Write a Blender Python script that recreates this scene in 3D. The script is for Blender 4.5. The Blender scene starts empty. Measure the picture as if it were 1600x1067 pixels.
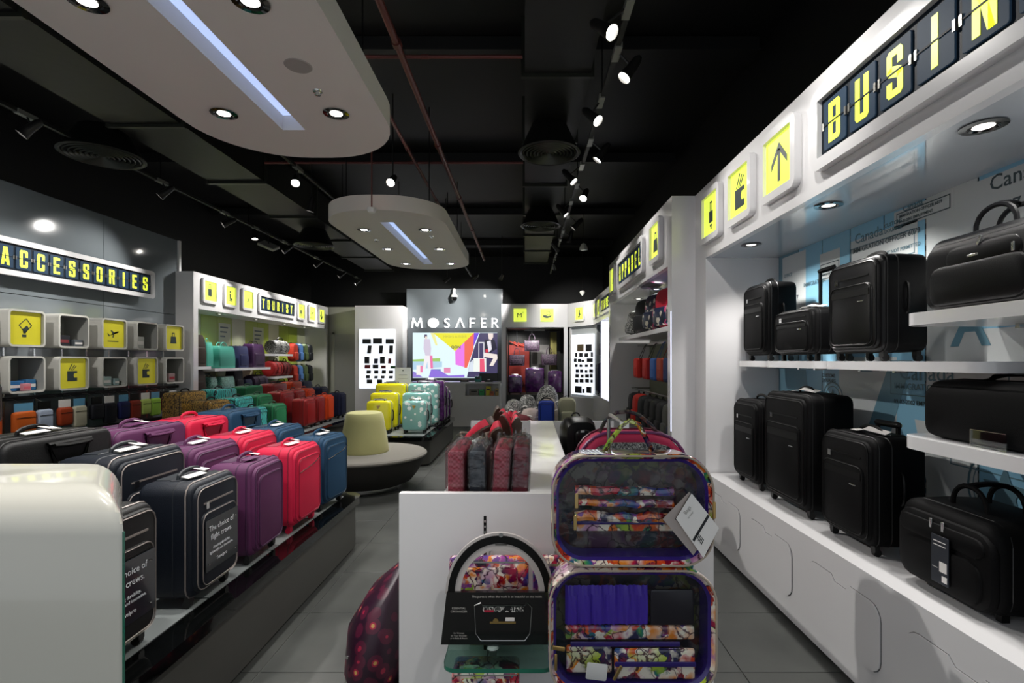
import bpy, bmesh, math, random
from mathutils import Vector, Matrix, Euler
random.seed(7)
PI = math.pi
S = bpy.context.scene
COL = S.collection

# ---------------------------------------------------------------- camera, world, exposure
cd = bpy.data.cameras.new('camera'); cam = bpy.data.objects.new('camera', cd); COL.objects.link(cam)
cam.location = (0, 0, 1.55); cam.rotation_euler = (PI/2, 0, 0)
cd.sensor_width = 36; cd.lens = 18; cd.shift_x = -0.0125; cd.shift_y = 0.0184
cd.clip_start = 0.05; cd.clip_end = 100
S.camera = cam
w = bpy.data.worlds.new('world'); S.world = w; w.use_nodes = True
w.node_tree.nodes['Background'].inputs[0].default_value = (0.9, 0.95, 1.0, 1)
w.node_tree.nodes['Background'].inputs[1].default_value = 0.38      # even ambient fill, standing in for an unseen mall corridor
S.view_settings.view_transform = 'Standard'; S.view_settings.look = 'None'
S.view_settings.exposure = 0.8; S.view_settings.gamma = 1.0; S.view_settings.use_curve_mapping = False

SPOT = 1.0   # overall strength of the shop's lamps
def spot(loc, aim, power, angle=70, blend=0.6, r=0.04, color=(1.0, 0.97, 0.93)):
    l = bpy.data.lights.new('lamp', 'SPOT'); l.energy = power*SPOT; l.spot_size = math.radians(angle); l.spot_blend = blend
    l.shadow_soft_size = r; l.color = color
    o = bpy.data.objects.new('lamp', l); COL.objects.link(o); o.location = loc
    o.rotation_euler = (Vector(aim)-Vector(loc)).to_track_quat('-Z', 'Y').to_euler()
    return o
# the lamps' positions: soffit downlights, cloud downlights, track heads
SOFFIT = [(1.72, y, 2.42) for y in (0.95, 1.92, 2.9, 3.89)] + [(1.62, y, 2.42) for y in (5.3, 6.3, 7.3)] + \
         [(2.0, y, 2.42) for y in (9.4, 11.2)] + [(-5.72, y, 2.40) for y in (9.6, 10.9, 12.2, 13.3)]
for x, y, z in SOFFIT:
    s = 1 if x > 0 else -1
    spot((x, y, z-.02), (x+.45, y, 0), (26 if y < 5 else 34) if s > 0 else 22, 130, .8)
CLOUD_DL = [(x, y) for y in (1.32, 2.35, 3.42) for x in (-2.01, -1.26)] + [(x, y) for y in (6.47, 7.59, 8.74) for x in (-2.03, -1.26)]
for x, y in CLOUD_DL:
    spot((x, y, 3.165), (x, y, 0), 46, 100, .7)
RTRACK = [(.54, 3.13, 1.5, 2.2, 2.4), (.70, 3.64, -1.2, 3.2, .9), (.62, 4.29, 1.45, 3.6, 2.5), (.72, 5.14, -1.2, 5.2, .9), (.56, 5.76, 1.3, 5.4, 2.6),
          (.72, 6.35, -.4, 4.3, .9), (.58, 7.08, 1.3, 6.9, 2.7), (.73, 7.8, -1.9, 8.0, .8), (.76, 8.74, .2, 9.4, .6), (.62, 9.36, 1.65, 10.2, 2.6),
          (.66, 11.2, 1.2, 13.3, 2.6), (.60, 1.9, 1.5, 3.0, 2.6), (.66, .9, -1.1, 1.6, 1.1)]
LTRACK = [(-4.48, 4.55, -5.4, 3.9, 2.2), (-4.48, 6.27, -5.6, 5.7, 2.3), (-4.48, 7.58, -5.7, 6.8, 2.6), (-4.48, 9.47, -5.5, 8.9, 2.6), (-4.48, 3.1, -5.7, 4.9, 2.5),  # last head on this line is added out of view to brighten the accessories wall
          (-4.48, 10.9, -5.5, 10.4, 2.65), (-4.48, 12.3, -5.5, 11.8, 2.65), (-4.48, 8.5, -4.0, 8.0, .8), (-4.48, 13.5, -5.4, 13.0, 2.65)]
MTRACK = [(-2.6, 5.8, -1.9, 3.4, .9), (-1.52, 5.78, -1.8, 2.6, .9), (-1.26, 12.6, -2.5, 14.2, 2.9), (-2.05, 13.0, -3.4, 13.7, 2.9), (-2.6, 3.6, 2.0, 3.5, .95), (-2.6, 4.6, 2.0, 2.6, .95), (-.6, 12.6, -1.2, 14.2, 2.9),  # the two heads aimed far right are added, unseen fill for the mural wall
          (-2.9, 6.9, -3.6, 7.0, .7), (-1.5, 9.6, -1.9, 8.0, .7)]
TRK = [(t, 'R') for t in RTRACK] + [(t, 'L') for t in LTRACK] + [(t, 'M') for t in MTRACK]
for (x, y, ax, ay, az), k in TRK:
    spot((x, y, 3.55), (ax, ay, az), (150 if ay > 13 else 95 if k == 'L' else 42 if ay > 2 else 16) if az > 2 else (170 if ax > 1.9 else 62), 50 if ax > 1.9 else 62 if az > 2 else 60, .8)  # strongest narrow beams are the added mural fill heads

# ---------------------------------------------------------------- materials
def hexc(h):
    h = h.lstrip('#'); c = [int(h[i:i+2], 16)/255 for i in (0, 2, 4)]
    return [x/12.92 if x <= .04045 else ((x+.055)/1.055)**2.4 for x in c]
MATS = {}
def mat(name, col='#808080', rough=.5, metal=0, emit=None, es=1.0, coat=0, spec=.5, bump=0, bscale=200, kind='noise', sheen=0):
    if name in MATS: return MATS[name]
    m = bpy.data.materials.new(name); m.use_nodes = True; MATS[name] = m
    nt = m.node_tree; p = nt.nodes['Principled BSDF']; c = hexc(col)
    p.inputs['Base Color'].default_value = (*c, 1); p.inputs['Roughness'].default_value = rough; p.inputs['Metallic'].default_value = metal
    p.inputs['Coat Weight'].default_value = coat; p.inputs['Coat Roughness'].default_value = .04; p.inputs['Specular IOR Level'].default_value = spec
    if sheen: p.inputs['Sheen Weight'].default_value = sheen
    if emit: p.inputs['Emission Color'].default_value = (*hexc(emit), 1); p.inputs['Emission Strength'].default_value = es
    if bump:
        tc = nt.nodes.new('ShaderNodeTexCoord'); n = nt.nodes.new('ShaderNodeTexNoise' if kind == 'noise' else 'ShaderNodeTexVoronoi')
        n.inputs['Scale'].default_value = bscale; b = nt.nodes.new('ShaderNodeBump'); b.inputs['Strength'].default_value = bump; b.inputs['Distance'].default_value = .002
        nt.links.new(tc.outputs['Object'], n.inputs['Vector']); nt.links.new(n.outputs[0], b.inputs['Height']); nt.links.new(b.outputs[0], p.inputs['Normal'])
    return m
def ramp_mat(name, stops, tex='noise', scale=5, rough=.5, coat=0, detail=2, dist=0, interp='CONSTANT', bump=0, smooth_out=0, randomness=1.0):
    """colour ramp over a noise / voronoi texture in object coordinates"""
    if name in MATS: return MATS[name]
    m = mat(name, '#808080', rough, coat=coat); nt = m.node_tree; p = nt.nodes['Principled BSDF']
    tc = nt.nodes.new('ShaderNodeTexCoord')
    if tex == 'noise':
        n = nt.nodes.new('ShaderNodeTexNoise'); n.inputs['Detail'].default_value = detail; n.inputs['Distortion'].default_value = dist; out = n.outputs['Fac']
    elif tex == 'cell':
        n = nt.nodes.new('ShaderNodeTexVoronoi'); n.inputs['Randomness'].default_value = randomness; out = n.outputs['Color']
    elif tex == 'dist':
        n = nt.nodes.new('ShaderNodeTexVoronoi'); n.inputs['Randomness'].default_value = randomness; out = n.outputs['Distance']
    elif tex == 'wave':
        n = nt.nodes.new('ShaderNodeTexWave'); n.inputs['Distortion'].default_value = dist; n.inputs['Detail'].default_value = detail; out = n.outputs['Fac']
    elif tex == 'checker':
        n = nt.nodes.new('ShaderNodeTexChecker'); out = n.outputs['Fac']
    n.inputs['Scale'].default_value = scale
    nt.links.new(tc.outputs['Object'], n.inputs['Vector'])
    r = nt.nodes.new('ShaderNodeValToRGB'); r.color_ramp.interpolation = interp
    e = r.color_ramp.elements
    e[0].position, e[0].color = stops[0][0], (*hexc(stops[0][1]), 1)
    e[1].position, e[1].color = stops[1][0], (*hexc(stops[1][1]), 1)
    for pos, c in stops[2:]:
        q = e.new(pos); q.color = (*hexc(c), 1)
    if tex == 'cell':
        sp = nt.nodes.new('ShaderNodeSeparateColor'); nt.links.new(out, sp.inputs[0]); out = sp.outputs[0]
        # warp the cells into petals
        w2 = nt.nodes.new('ShaderNodeTexNoise'); w2.inputs['Scale'].default_value = scale*1.3; w2.inputs['Detail'].default_value = 3
        mx = nt.nodes.new('ShaderNodeVectorMath'); mx.operation = 'MULTIPLY_ADD'; mx.inputs[1].default_value = (dist,)*3
        nt.links.new(tc.outputs['Object'], w2.inputs['Vector']); nt.links.new(w2.outputs['Color'], mx.inputs[0]); nt.links.new(tc.outputs['Object'], mx.inputs[2])
        nt.links.new(mx.outputs[0], n.inputs['Vector'])
    nt.links.new(out, r.inputs[0]); nt.links.new(r.outputs[0], p.inputs['Base Color'])
    if bump:
        b = nt.nodes.new('ShaderNodeBump'); b.inputs['Strength'].default_value = bump; b.inputs['Distance'].default_value = .004
        n3 = nt.nodes.new('ShaderNodeTexNoise'); n3.inputs['Scale'].default_value = 25; nt.links.new(tc.outputs['Object'], n3.inputs['Vector'])
        nt.links.new(n3.outputs[0], b.inputs['Height']); nt.links.new(b.outputs[0], p.inputs['Normal'])
    return m
def clear_mat(name, tint='#ffffff', gloss=.12, rough=.03, bump=0):
    m = bpy.data.materials.new(name); m.use_nodes = True; MATS[name] = m; nt = m.node_tree
    for n in list(nt.nodes):
        if n.type != 'OUTPUT_MATERIAL': nt.nodes.remove(n)
    out = nt.nodes['Material Output']; t = nt.nodes.new('ShaderNodeBsdfTransparent'); t.inputs[0].default_value = (*hexc(tint), 1)
    g = nt.nodes.new('ShaderNodeBsdfGlossy'); g.inputs['Roughness'].default_value = rough
    fr = nt.nodes.new('ShaderNodeLayerWeight'); fr.inputs[0].default_value = .35
    ml = nt.nodes.new('ShaderNodeMath'); ml.operation = 'MULTIPLY_ADD'; ml.inputs[1].default_value = .28; ml.inputs[2].default_value = gloss
    mx = nt.nodes.new('ShaderNodeMixShader'); nt.links.new(fr.outputs['Fresnel'], ml.inputs[0]); nt.links.new(ml.outputs[0], mx.inputs[0])
    nt.links.new(t.outputs[0], mx.inputs[1]); nt.links.new(g.outputs[0], mx.inputs[2]); nt.links.new(mx.outputs[0], out.inputs[0])
    if bump:
        tc = nt.nodes.new('ShaderNodeTexCoord'); n = nt.nodes.new('ShaderNodeTexNoise'); n.inputs['Scale'].default_value = 22; n.inputs['Detail'].default_value = 4
        b = nt.nodes.new('ShaderNodeBump'); b.inputs['Strength'].default_value = bump; b.inputs['Distance'].default_value = .01
        nt.links.new(tc.outputs['Object'], n.inputs['Vector']); nt.links.new(n.outputs[0], b.inputs['Height']); nt.links.new(b.outputs[0], g.inputs['Normal'])
    return m
WHITE = mat('white_gloss', '#e0dfe0', .22, coat=.35, spec=.5)
WHITE2 = mat('white_satin', '#d6d5d3', .45)
CREAM = mat('cloud_plaster', '#d2cdc6', .7)
GREYG = mat('grey_glass', '#70777b', .10, coat=.6)
BLACKP = mat('black_paint', '#050606', .6, bump=.2, bscale=30)
DUCT = mat('duct_black', '#050606', .5, bump=.4, bscale=12)
REDPIPE = mat('red_pipe', '#58201a', .5)
BLKGL = mat('black_gloss', '#070808', .06, coat=.5)
STEEL = mat('brushed_steel', '#8b8a85', .32, metal=.85)
DSTEEL = mat('dark_panel', '#4b4a46', .35, metal=.3)
CHROME = mat('chrome', '#d8d8d8', .15, metal=1)
GOLD = mat('gold_zip', '#c9a86a', .28, metal=1)
RUBBER = mat('rubber', '#0b0b0b', .5)
YEL = mat('yellow_lightbox', '#ccdd52', .4, emit='#e2f258', es=.52, spec=.2)
YELD = mat('yellow_print', '#c9c02a', .35, emit='#cdc42a', es=.10)
INK = mat('dark_ink', '#2b3a3c', .5)
NAVYS = mat('navy_flap', '#23364a', .5, emit='#2c4052', es=.12, spec=.12)
NAVYD = mat('navy_backing', '#101a24', .5, emit='#1b2836', es=.03, spec=.15)
LET = mat('yellow_letter', '#dfe94a', .4, emit='#e6f23c', es=.52)
GLOW = mat('lamp_glow', '#ffffff', .5, emit='#fffaf0', es=14)
GLOWD = mat('lamp_glow_soffit', '#ffffff', .5, emit='#fffaf0', es=1.3)
STRIP = mat('light_strip', '#dfe8ff', .5, emit='#a9c0f0', es=.52)
LBOX = mat('lightbox_panel', '#ffffff', .4, emit='#eef4ff', es=.62)
LEDW = mat('led_edge', '#ffffff', .4, emit='#d8e0ff', es=.45)
BLKFAB = mat('black_fabric', '#040405', .6, bump=.4, bscale=400, spec=.12)
BLKLTH = mat('black_leather', '#040405', .36, bump=.2, bscale=250, spec=.2)
BLKTRM = mat('black_trim', '#050505', .4, spec=.25)
GROUT = mat('grout', '#6f716e', .7)
TAG = mat('white_card', '#e8e4e0', .5)
CLEAR = clear_mat('clear_vinyl', '#f2f4f5', .015, .04, bump=.35)
WRAP = clear_mat('plastic_wrap', '#d8dada', .05, .12, bump=.8)
GLASS = clear_mat('shelf_glass', '#bfd8d0', .06, .02)
GEDGE = mat('glass_edge', '#1f6a55', .15, coat=.4)
def floral_mat(name, dark=1.0, scale=14, rough=.14, coat=.7):
    """painted-flower print: two scales of warped petals, blended, with dark outlines"""
    m = mat(name, '#808080', rough, coat=coat); nt = m.node_tree; p = nt.nodes['Principled BSDF']; N = nt.nodes.new; L_ = nt.links.new
    tc = N('ShaderNodeTexCoord'); w1 = N('ShaderNodeTexNoise'); w1.inputs['Scale'].default_value = scale*1.2; w1.inputs['Detail'].default_value = 5
    L_(tc.outputs['Object'], w1.inputs['Vector']); mv = N('ShaderNodeVectorMath'); mv.operation = 'MULTIPLY_ADD'; mv.inputs[1].default_value = (1.1/scale,)*3
    L_(w1.outputs['Color'], mv.inputs[0]); L_(tc.outputs['Object'], mv.inputs[2])
    cols = ['#8d1026', '#d8431c', '#e98a24', '#f4ead8', '#b9cc34', '#2a8a52', '#26408f', '#a8409a', '#f3e6dc', '#c8183a', '#1c1a4a']; outs = []
    for sc_, sh in ((scale, 0), (scale*2.7, 4)):
        v = N('ShaderNodeTexVoronoi'); v.inputs['Scale'].default_value = sc_; L_(mv.outputs[0], v.inputs['Vector'])
        sp = N('ShaderNodeSeparateColor'); L_(v.outputs['Color'], sp.inputs[0]); r = N('ShaderNodeValToRGB'); e = r.color_ramp.elements; r.color_ramp.interpolation = 'LINEAR'
        for k in range(11):
            c = hexc(cols[(k+sh) % 11]); q = e[k] if k < 2 else e.new(k/11+.01)
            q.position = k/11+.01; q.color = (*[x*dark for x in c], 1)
        mh = N('ShaderNodeMath'); mh.operation = 'MULTIPLY_ADD'; mh.inputs[1].default_value = .18; L_(v.outputs['Distance'], mh.inputs[0]); L_(sp.outputs[0], mh.inputs[2])
        L_(mh.outputs[0], r.inputs[0]); outs.append(r.outputs[0])
    nz = N('ShaderNodeTexNoise'); nz.inputs['Scale'].default_value = scale*1.6; nz.inputs['Detail'].default_value = 3; L_(tc.outputs['Object'], nz.inputs['Vector'])
    rm = N('ShaderNodeValToRGB'); rm.color_ramp.elements[0].position = .44; rm.color_ramp.elements[1].position = .54; L_(nz.outputs[0], rm.inputs[0])
    mx = N('ShaderNodeMix'); mx.data_type = 'RGBA'; L_(rm.outputs[0], mx.inputs[0]); L_(outs[0], mx.inputs[6]); L_(outs[1], mx.inputs[7])
    ve = N('ShaderNodeTexVoronoi'); ve.feature = 'DISTANCE_TO_EDGE'; ve.inputs['Scale'].default_value = scale*1.2; L_(mv.outputs[0], ve.inputs['Vector'])
    re = N('ShaderNodeValToRGB'); re.color_ramp.elements[0].position = .01; re.color_ramp.elements[0].color = (.12, .06, .10, 1); re.color_ramp.elements[1].position = .035; L_(ve.outputs['Distance'], re.inputs[0])
    mm = N('ShaderNodeMix'); mm.data_type = 'RGBA'; mm.blend_type = 'MULTIPLY'; mm.inputs[0].default_value = 1; L_(mx.outputs[2], mm.inputs[6]); L_(re.outputs[0], mm.inputs[7]); L_(mm.outputs[2], p.inputs['Base Color'])
    return m
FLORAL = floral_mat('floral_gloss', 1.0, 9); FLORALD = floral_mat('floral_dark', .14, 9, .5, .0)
BOKEH = ramp_mat('bokeh_plum', [(0, '#b08a50'), (.12, '#8e1c38'), (.22, '#471029'), (.5, '#240a1e')], 'dist', 14, .4)
DOTS = ramp_mat('dots_mint', [(0, '#e4ece8'), (.36, '#7fb3ac')], 'dist', 12, .18, coat=.5, interp='CONSTANT', randomness=.75)
LEOP = ramp_mat('leopard', [(0, '#1c1209'), (.42, '#6b4a1c'), (.5, '#b8903f'), (.6, '#2c1d0d'), (.68, '#a37c34')], 'noise', 38, .45, dist=1.5)
PAIS = ramp_mat('turquoise_swirl', [(0, '#12343a'), (.16, '#3fb0ac'), (.6, '#49bfb8'), (.9, '#2a8f92')], 'wave', 7, .4, dist=14, detail=1)
PAIS2 = ramp_mat('mint_paisley', [(0, '#164a44'), (.45, '#8fc6b6'), (.52, '#1d5a52'), (.6, '#6fb0a0')], 'noise', 22, .3, dist=3)
GING = ramp_mat('red_gingham', [(0, '#9c1c34'), (.5, '#c04a60')], 'checker', 90, .6)
PURPM = ramp_mat('purple_marble', [(0, '#1d0a2c'), (.45, '#3a1148'), (.6, '#52205e')], 'noise', 14, .12, coat=.6, interp='LINEAR')
CAMO = ramp_mat('black_white_print', [(0, '#0c0c0d'), (.5, '#c9c9c4'), (.56, '#141414'), (.66, '#5b5f5a')], 'noise', 24, .4, dist=2)
FLORB = ramp_mat('navy_floral', [(0, '#10182e'), (.35, '#18264c'), (.6, '#a3325c'), (.72, '#d8cfc0'), (.82, '#16203f')], 'cell', 22, .35, dist=.03)
PINKP = ramp_mat('snake_print', [(0, '#1a1a1c'), (.46, '#8b8b88'), (.54, '#1c1c1e'), (.62, '#b0b0ac')], 'noise', 60, .3, dist=1)
def fab(col, rough=.6): return mat('fabric_'+col.strip('#'), col, rough, bump=.5, bscale=350, spec=.3)

# ---------------------------------------------------------------- mesh building
class MB:
    def __init__(s): s.v = []; s.f = []; s.M = Matrix()
    def at(s, loc=(0, 0, 0), rot=(0, 0, 0), sc=(1, 1, 1)):
        s.M = Matrix.LocRotScale(Vector(loc), Euler(rot), Vector(sc)); return s
    def add(s, vs, fs):
        b = len(s.v); s.v += [tuple(s.M @ Vector(p)) for p in vs]; s.f += [tuple(i+b for i in f) for f in fs]; return s
    def box(s, x0, x1, y0, y1, z0, z1):
        return s.add([(x0, y0, z0), (x1, y0, z0), (x1, y1, z0), (x0, y1, z0), (x0, y0, z1), (x1, y0, z1), (x1, y1, z1), (x0, y1, z1)],
                     [(0, 3, 2, 1), (4, 5, 6, 7), (0, 1, 5, 4), (1, 2, 6, 5), (2, 3, 7, 6), (3, 0, 4, 7)])
    def loops(s, rings, cap=True, closed=True):
        n = len(rings[0]); vs = [p for r in rings for p in r]; fs = []
        for k in range(len(rings)-1):
            for i in range(n if closed else n-1):
                j = (i+1) % n; fs.append((k*n+i, k*n+j, (k+1)*n+j, (k+1)*n+i))
        if cap: fs.append(tuple(reversed(range(n)))); fs.append(tuple(range((len(rings)-1)*n, len(rings)*n)))
        return s.add(vs, fs)
    def rbox(s, w, d, h, r=.02, z0=0, seg=2, e=None, bulge=0):
        """rounded box, centred in x and y, standing on z0; r = corner radius seen from the front (XZ), e = edge rounding front/back"""
        e = r if e is None else e; e = min(e, d/2-.0005); rings = []
        st = [(e*(1-math.cos(t)), e*(1-math.sin(t))) for t in [PI/2*k/seg for k in range(seg+1)]]   # (y advance, inset)
        ys = [(-d/2+a, i) for a, i in st]+[(d/2-a, i) for a, i in reversed(st)]
        ys = [(-d/2+a, i) for a, i in st]
        if bulge: ys.append((0, -bulge))
        ys += [(d/2-a, i) for a, i in reversed(st)]
        for y, i in ys:
            rings.append([(x, y, z+z0+h/2) for x, z in rrect(w-2*i, h-2*i, max(r-i, .001), 3)])
        return s.loops(rings)
    def prism(s, pts, y0, y1):
        a = sum(pts[i][0]*pts[(i+1) % len(pts)][1]-pts[(i+1) % len(pts)][0]*pts[i][1] for i in range(len(pts)))
        if a < 0: pts = list(reversed(pts))
        return s.loops([[(x, y0, z) for x, z in pts], [(x, y1, z) for x, z in pts]])
    def hprism(s, pts, z0, z1):
        a = sum(pts[i][0]*pts[(i+1) % len(pts)][1]-pts[(i+1) % len(pts)][0]*pts[i][1] for i in range(len(pts)))
        if a < 0: pts = list(reversed(pts))
        return s.loops([[(x, y, z0) for x, y in pts], [(x, y, z1) for x, y in pts]])
    def tube(s, path, r, n=6, closed=False, flat=1.0):
        P = [Vector(p) for p in path]; m = len(P); rings = []; up = None
        for i in range(m):
            t = (P[(i+1) % m]-P[i-1]) if closed else (P[min(i+1, m-1)]-P[max(i-1, 0)])
            t.normalize()
            if up is None:
                up = Vector((0, 0, 1)) if abs(t.z) < .8 else Vector((0, 1, 0))
            a = t.cross(up);
            if a.length < 1e-5: a = t.cross(Vector((1, 0, 0)))
            a.normalize(); b = a.cross(t); up = b
            rr = r[i] if isinstance(r, (list, tuple)) else r
            rings.append([tuple(P[i]+a*math.cos(2*PI*k/n)*rr+b*math.sin(2*PI*k/n)*rr*flat) for k in range(n)])
        if closed: rings.append(rings[0])
        return s.loops(rings, cap=not closed)
    def lathe(s, prof, n=24, cap=True):
        return s.loops([[(r*math.cos(2*PI*k/n), r*math.sin(2*PI*k/n), z) for k in range(n)] for r, z in prof], cap=cap)
    def cyl(s, p, q, r, n=12):
        return s.tube([p, q], r, n)
    def build(s, name, m, parent=None, loc=(0, 0, 0), rot=(0, 0, 0), sharp=35):
        me = bpy.data.meshes.new(name); me.from_pydata(s.v, [], s.f); me.update()
        me.polygons.foreach_set('use_smooth', [True]*len(me.polygons)); me.set_sharp_from_angle(angle=math.radians(sharp))
        me.materials.append(m); return link(name, me, parent, loc, rot)
def link(name, data, parent=None, loc=(0, 0, 0), rot=(0, 0, 0)):
    o = bpy.data.objects.new(name, data); COL.objects.link(o); o.location = loc; o.rotation_euler = rot
    if parent is not None: o.parent = parent
    return o
def rrect(w, h, r, n=3):
    r = min(r, w/2-.0002, h/2-.0002); pts = []
    for cx, cz, a0 in ((w/2-r, h/2-r, 0), (-w/2+r, h/2-r, PI/2), (-w/2+r, -h/2+r, PI), (w/2-r, -h/2+r, 1.5*PI)):
        for k in range(n+1):
            a = a0+PI/2*k/n; pts.append((cx+r*math.cos(a), cz+r*math.sin(a)))
    return list(reversed(pts))
def thing(name, label, cat, loc=(0, 0, 0), rz=0, group=None, rot=None):
    o = bpy.data.objects.new(name, None); COL.objects.link(o); o.location = loc; o.rotation_euler = rot or (0, 0, rz)
    o.empty_display_size = .1; return tag(o, label, cat, group)
def tag(o, label, cat, group=None):
    o['label'] = label; o['category'] = cat
    if group: o['group'] = group
    return o
def struct(o): o['kind'] = 'structure'; return o
def kids(o): return [c for c in bpy.data.objects if c.parent == o]
def dup(o, loc, label, rz=None, group=None):
    c = o.copy(); COL.objects.link(c); c.location = loc; c['label'] = label
    if rz is not None: c.rotation_euler = (0, 0, rz)
    if group: c['group'] = group
    for ch in CH[o.name] if o.name in CH else CH.setdefault(o.name, [(k, kids(k)) for k in kids(o)]):
        a = ch[0].copy(); COL.objects.link(a); a.parent = c
        for g in ch[1]:
            b = g.copy(); COL.objects.link(b); b.parent = a
    return c
CH = {}
_dg = None
def textmesh(name, txt, size, m, parent, loc=(0, 0, 0), rot=(PI/2, 0, 0), bold=0, sx=1.0, ext=.001, align='LEFT'):
    cu = bpy.data.curves.new('txt', 'FONT'); cu.body = txt; cu.size = size; cu.offset = bold; cu.extrude = ext; cu.align_x = align; cu.resolution_u = 2
    t = bpy.data.objects.new('txt', cu); COL.objects.link(t)
    me = bpy.data.meshes.new_from_object(t.evaluated_get(bpy.context.evaluated_depsgraph_get()))
    bpy.data.objects.remove(t); bpy.data.curves.remove(cu)
    if sx != 1.0: me.transform(Matrix.Scale(sx, 4, (1, 0, 0)))
    me.materials.clear(); me.materials.append(m); me.name = name
    return link(name, me, parent, loc, rot)
RZ = {'left': PI/2, 'right': -PI/2, 'back': 0.0}
# ---------------------------------------------------------------- the setting
ZC = 4.6
fl = struct(MB().box(-6.4, 2.4, -1.5, 15.2, -.12, -.006).build('floor', GROUT))
TILEM = mat('floor_tile', '#565856', .42, spec=.4, bump=.15, bscale=6)
nt = TILEM.node_tree; tc = nt.nodes.new('ShaderNodeTexCoord'); n1 = nt.nodes.new('ShaderNodeTexNoise'); n1.inputs['Scale'].default_value = 3; n1.inputs['Detail'].default_value = 6
oi = nt.nodes.new('ShaderNodeObjectInfo'); va = nt.nodes.new('ShaderNodeVectorMath'); nt.links.new(tc.outputs['Object'], va.inputs[0]); nt.links.new(oi.outputs['Location'], va.inputs[1])
rr = nt.nodes.new('ShaderNodeValToRGB'); rr.color_ramp.elements[0].position = .3; rr.color_ramp.elements[0].color = (*hexc('#3f413f'), 1); rr.color_ramp.elements[1].position = .75; rr.color_ramp.elements[1].color = (*hexc('#50524f'), 1)
nt.links.new(va.outputs[0], n1.inputs['Vector']); nt.links.new(n1.outputs[0], rr.inputs[0]); nt.links.new(rr.outputs[0], nt.nodes['Principled BSDF'].inputs['Base Color'])
tile0 = MB().at((0, 0, 0), (PI/2, 0, 0)).rbox(.595, .01, .595, .002, z0=-.2975, seg=1, e=.0015).build('tile', TILEM, fl, sharp=15)
k = 0
for i in range(-4, 5):
    for j in range(-4, 20):
        if k >= 0:
            x, y = -1.02+.6*i, 3.444+.6*j
            if (x < -3.3 or x > 1.6): continue
            if k == 0: tile0.location = (x, y, -.005); k = 1; continue
            t = tile0.copy(); COL.objects.link(t); t.location = (x, y, -.005); k += 1
struct(MB().box(-6.4, 2.4, -1.5, 15.2, ZC, ZC+.1).build('ceiling', BLACKP))
struct(MB().box(-6.4, -6.3, -1.5, 15.2, 0, ZC).build('wall_left', BLACKP))
struct(MB().box(2.3, 2.4, -1.5, 15.2, 0, ZC).build('wall_right', BLACKP))
struct(MB().box(-6.3, 2.3, 15.1, 15.2, 0, ZC).build('wall_back', BLACKP))

# ---- right side: the long white cabinet run under the big sign
base = thing('display_cabinet', 'long low white base cabinet with rounded access panels below the black suitcases', 'cabinet', (1.555, 0, 0))
MB().box(0, .62, -1.2, 4.38, .03, .585).box(.05, .6, -1.2, 4.38, 0, .03).build('body', WHITE, base)
GAP = mat('panel_gap', '#4b4b4b', .6)
def door_pts(w, h, r=.07):
    p = [(w/2-r+r*math.cos(a), h-r+r*math.sin(a)) for a in [k*PI/8 for k in range(5)]]
    p += [(.075, h), (.045, h-.028), (-.045, h-.028), (-.075, h)]
    p += [(-w/2+r+r*math.cos(a), h-r+r*math.sin(a)) for a in [PI/2+k*PI/8 for k in range(5)]]
    p += [(-w/2+r+r*math.cos(a), r+r*math.sin(a)) for a in [PI+k*PI/8 for k in range(5)]]
    p += [(w/2-r+r*math.cos(a), r+r*math.sin(a)) for a in [1.5*PI+k*PI/8 for k in range(5)]]
    return p
for y in (.35, 1.08, 1.80, 2.52, 3.26, 3.98):
    g = MB().at((-.001, y, .16), (0, 0, -PI/2)).prism([(x*1.012, z*1.012-.002) for x, z in door_pts(.57, .31)], -.0006, .0006).build('shadow_gap', GAP, base)
    MB().at((-.004, y, .16), (0, 0, -PI/2)).prism(door_pts(.57, .31), -.003, .003).build('access_panel', WHITE, base)
# surround: fascia, soffit, end panel
fas = thing('sign_fascia', 'white overhead fascia running above the black suitcase shelves', 'fascia', (1.555, 0, 2.43))
MB().box(0, .05, -1.2, 4.40, 0, .62).build('front_board', WHITE, fas)
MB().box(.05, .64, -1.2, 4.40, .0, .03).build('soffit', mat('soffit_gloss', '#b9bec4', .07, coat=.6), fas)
MB().box(.0, .74, 4.40, 4.67, -2.43, .62).build('end_panel', WHITE, fas)
mw = thing('mural_wall', 'pale blue stamp printed back wall behind the black suitcases', 'wall panel', (2.18, 0, .585))
MUR = mat('mural_blue', '#8cc2dd', .3); MURW = mat('mural_white', '#d2d6d6', .3); MURD = mat('mural_slate', '#6f97a8', .3); MURT = mat('mural_ink', '#5e7f8c', .4); MURK = mat('mural_black_ink', '#44545a', .4)
for k in range(17):
    y = 4.40-.323*(k+.5)
    if y < -1: break
    MB().box(0, .02, y-.156, y+.156, 0, 1.845).build('mural_panel', MUR if k % 5 else MURW if k else MURD, mw)
    MB().box(.004, .02, y-.1675, y-.156, 0, 1.845).build('slotted_strip', BLKTRM, mw)
    sm = MB()
    for q in range(30): sm.box(.0015, .006, y-.1655, y-.158, .03+q*.06, .06+q*.06)
    so = sm.build('strip_slots', STEEL, mw); so['kind'] = 'stuff'
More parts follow.
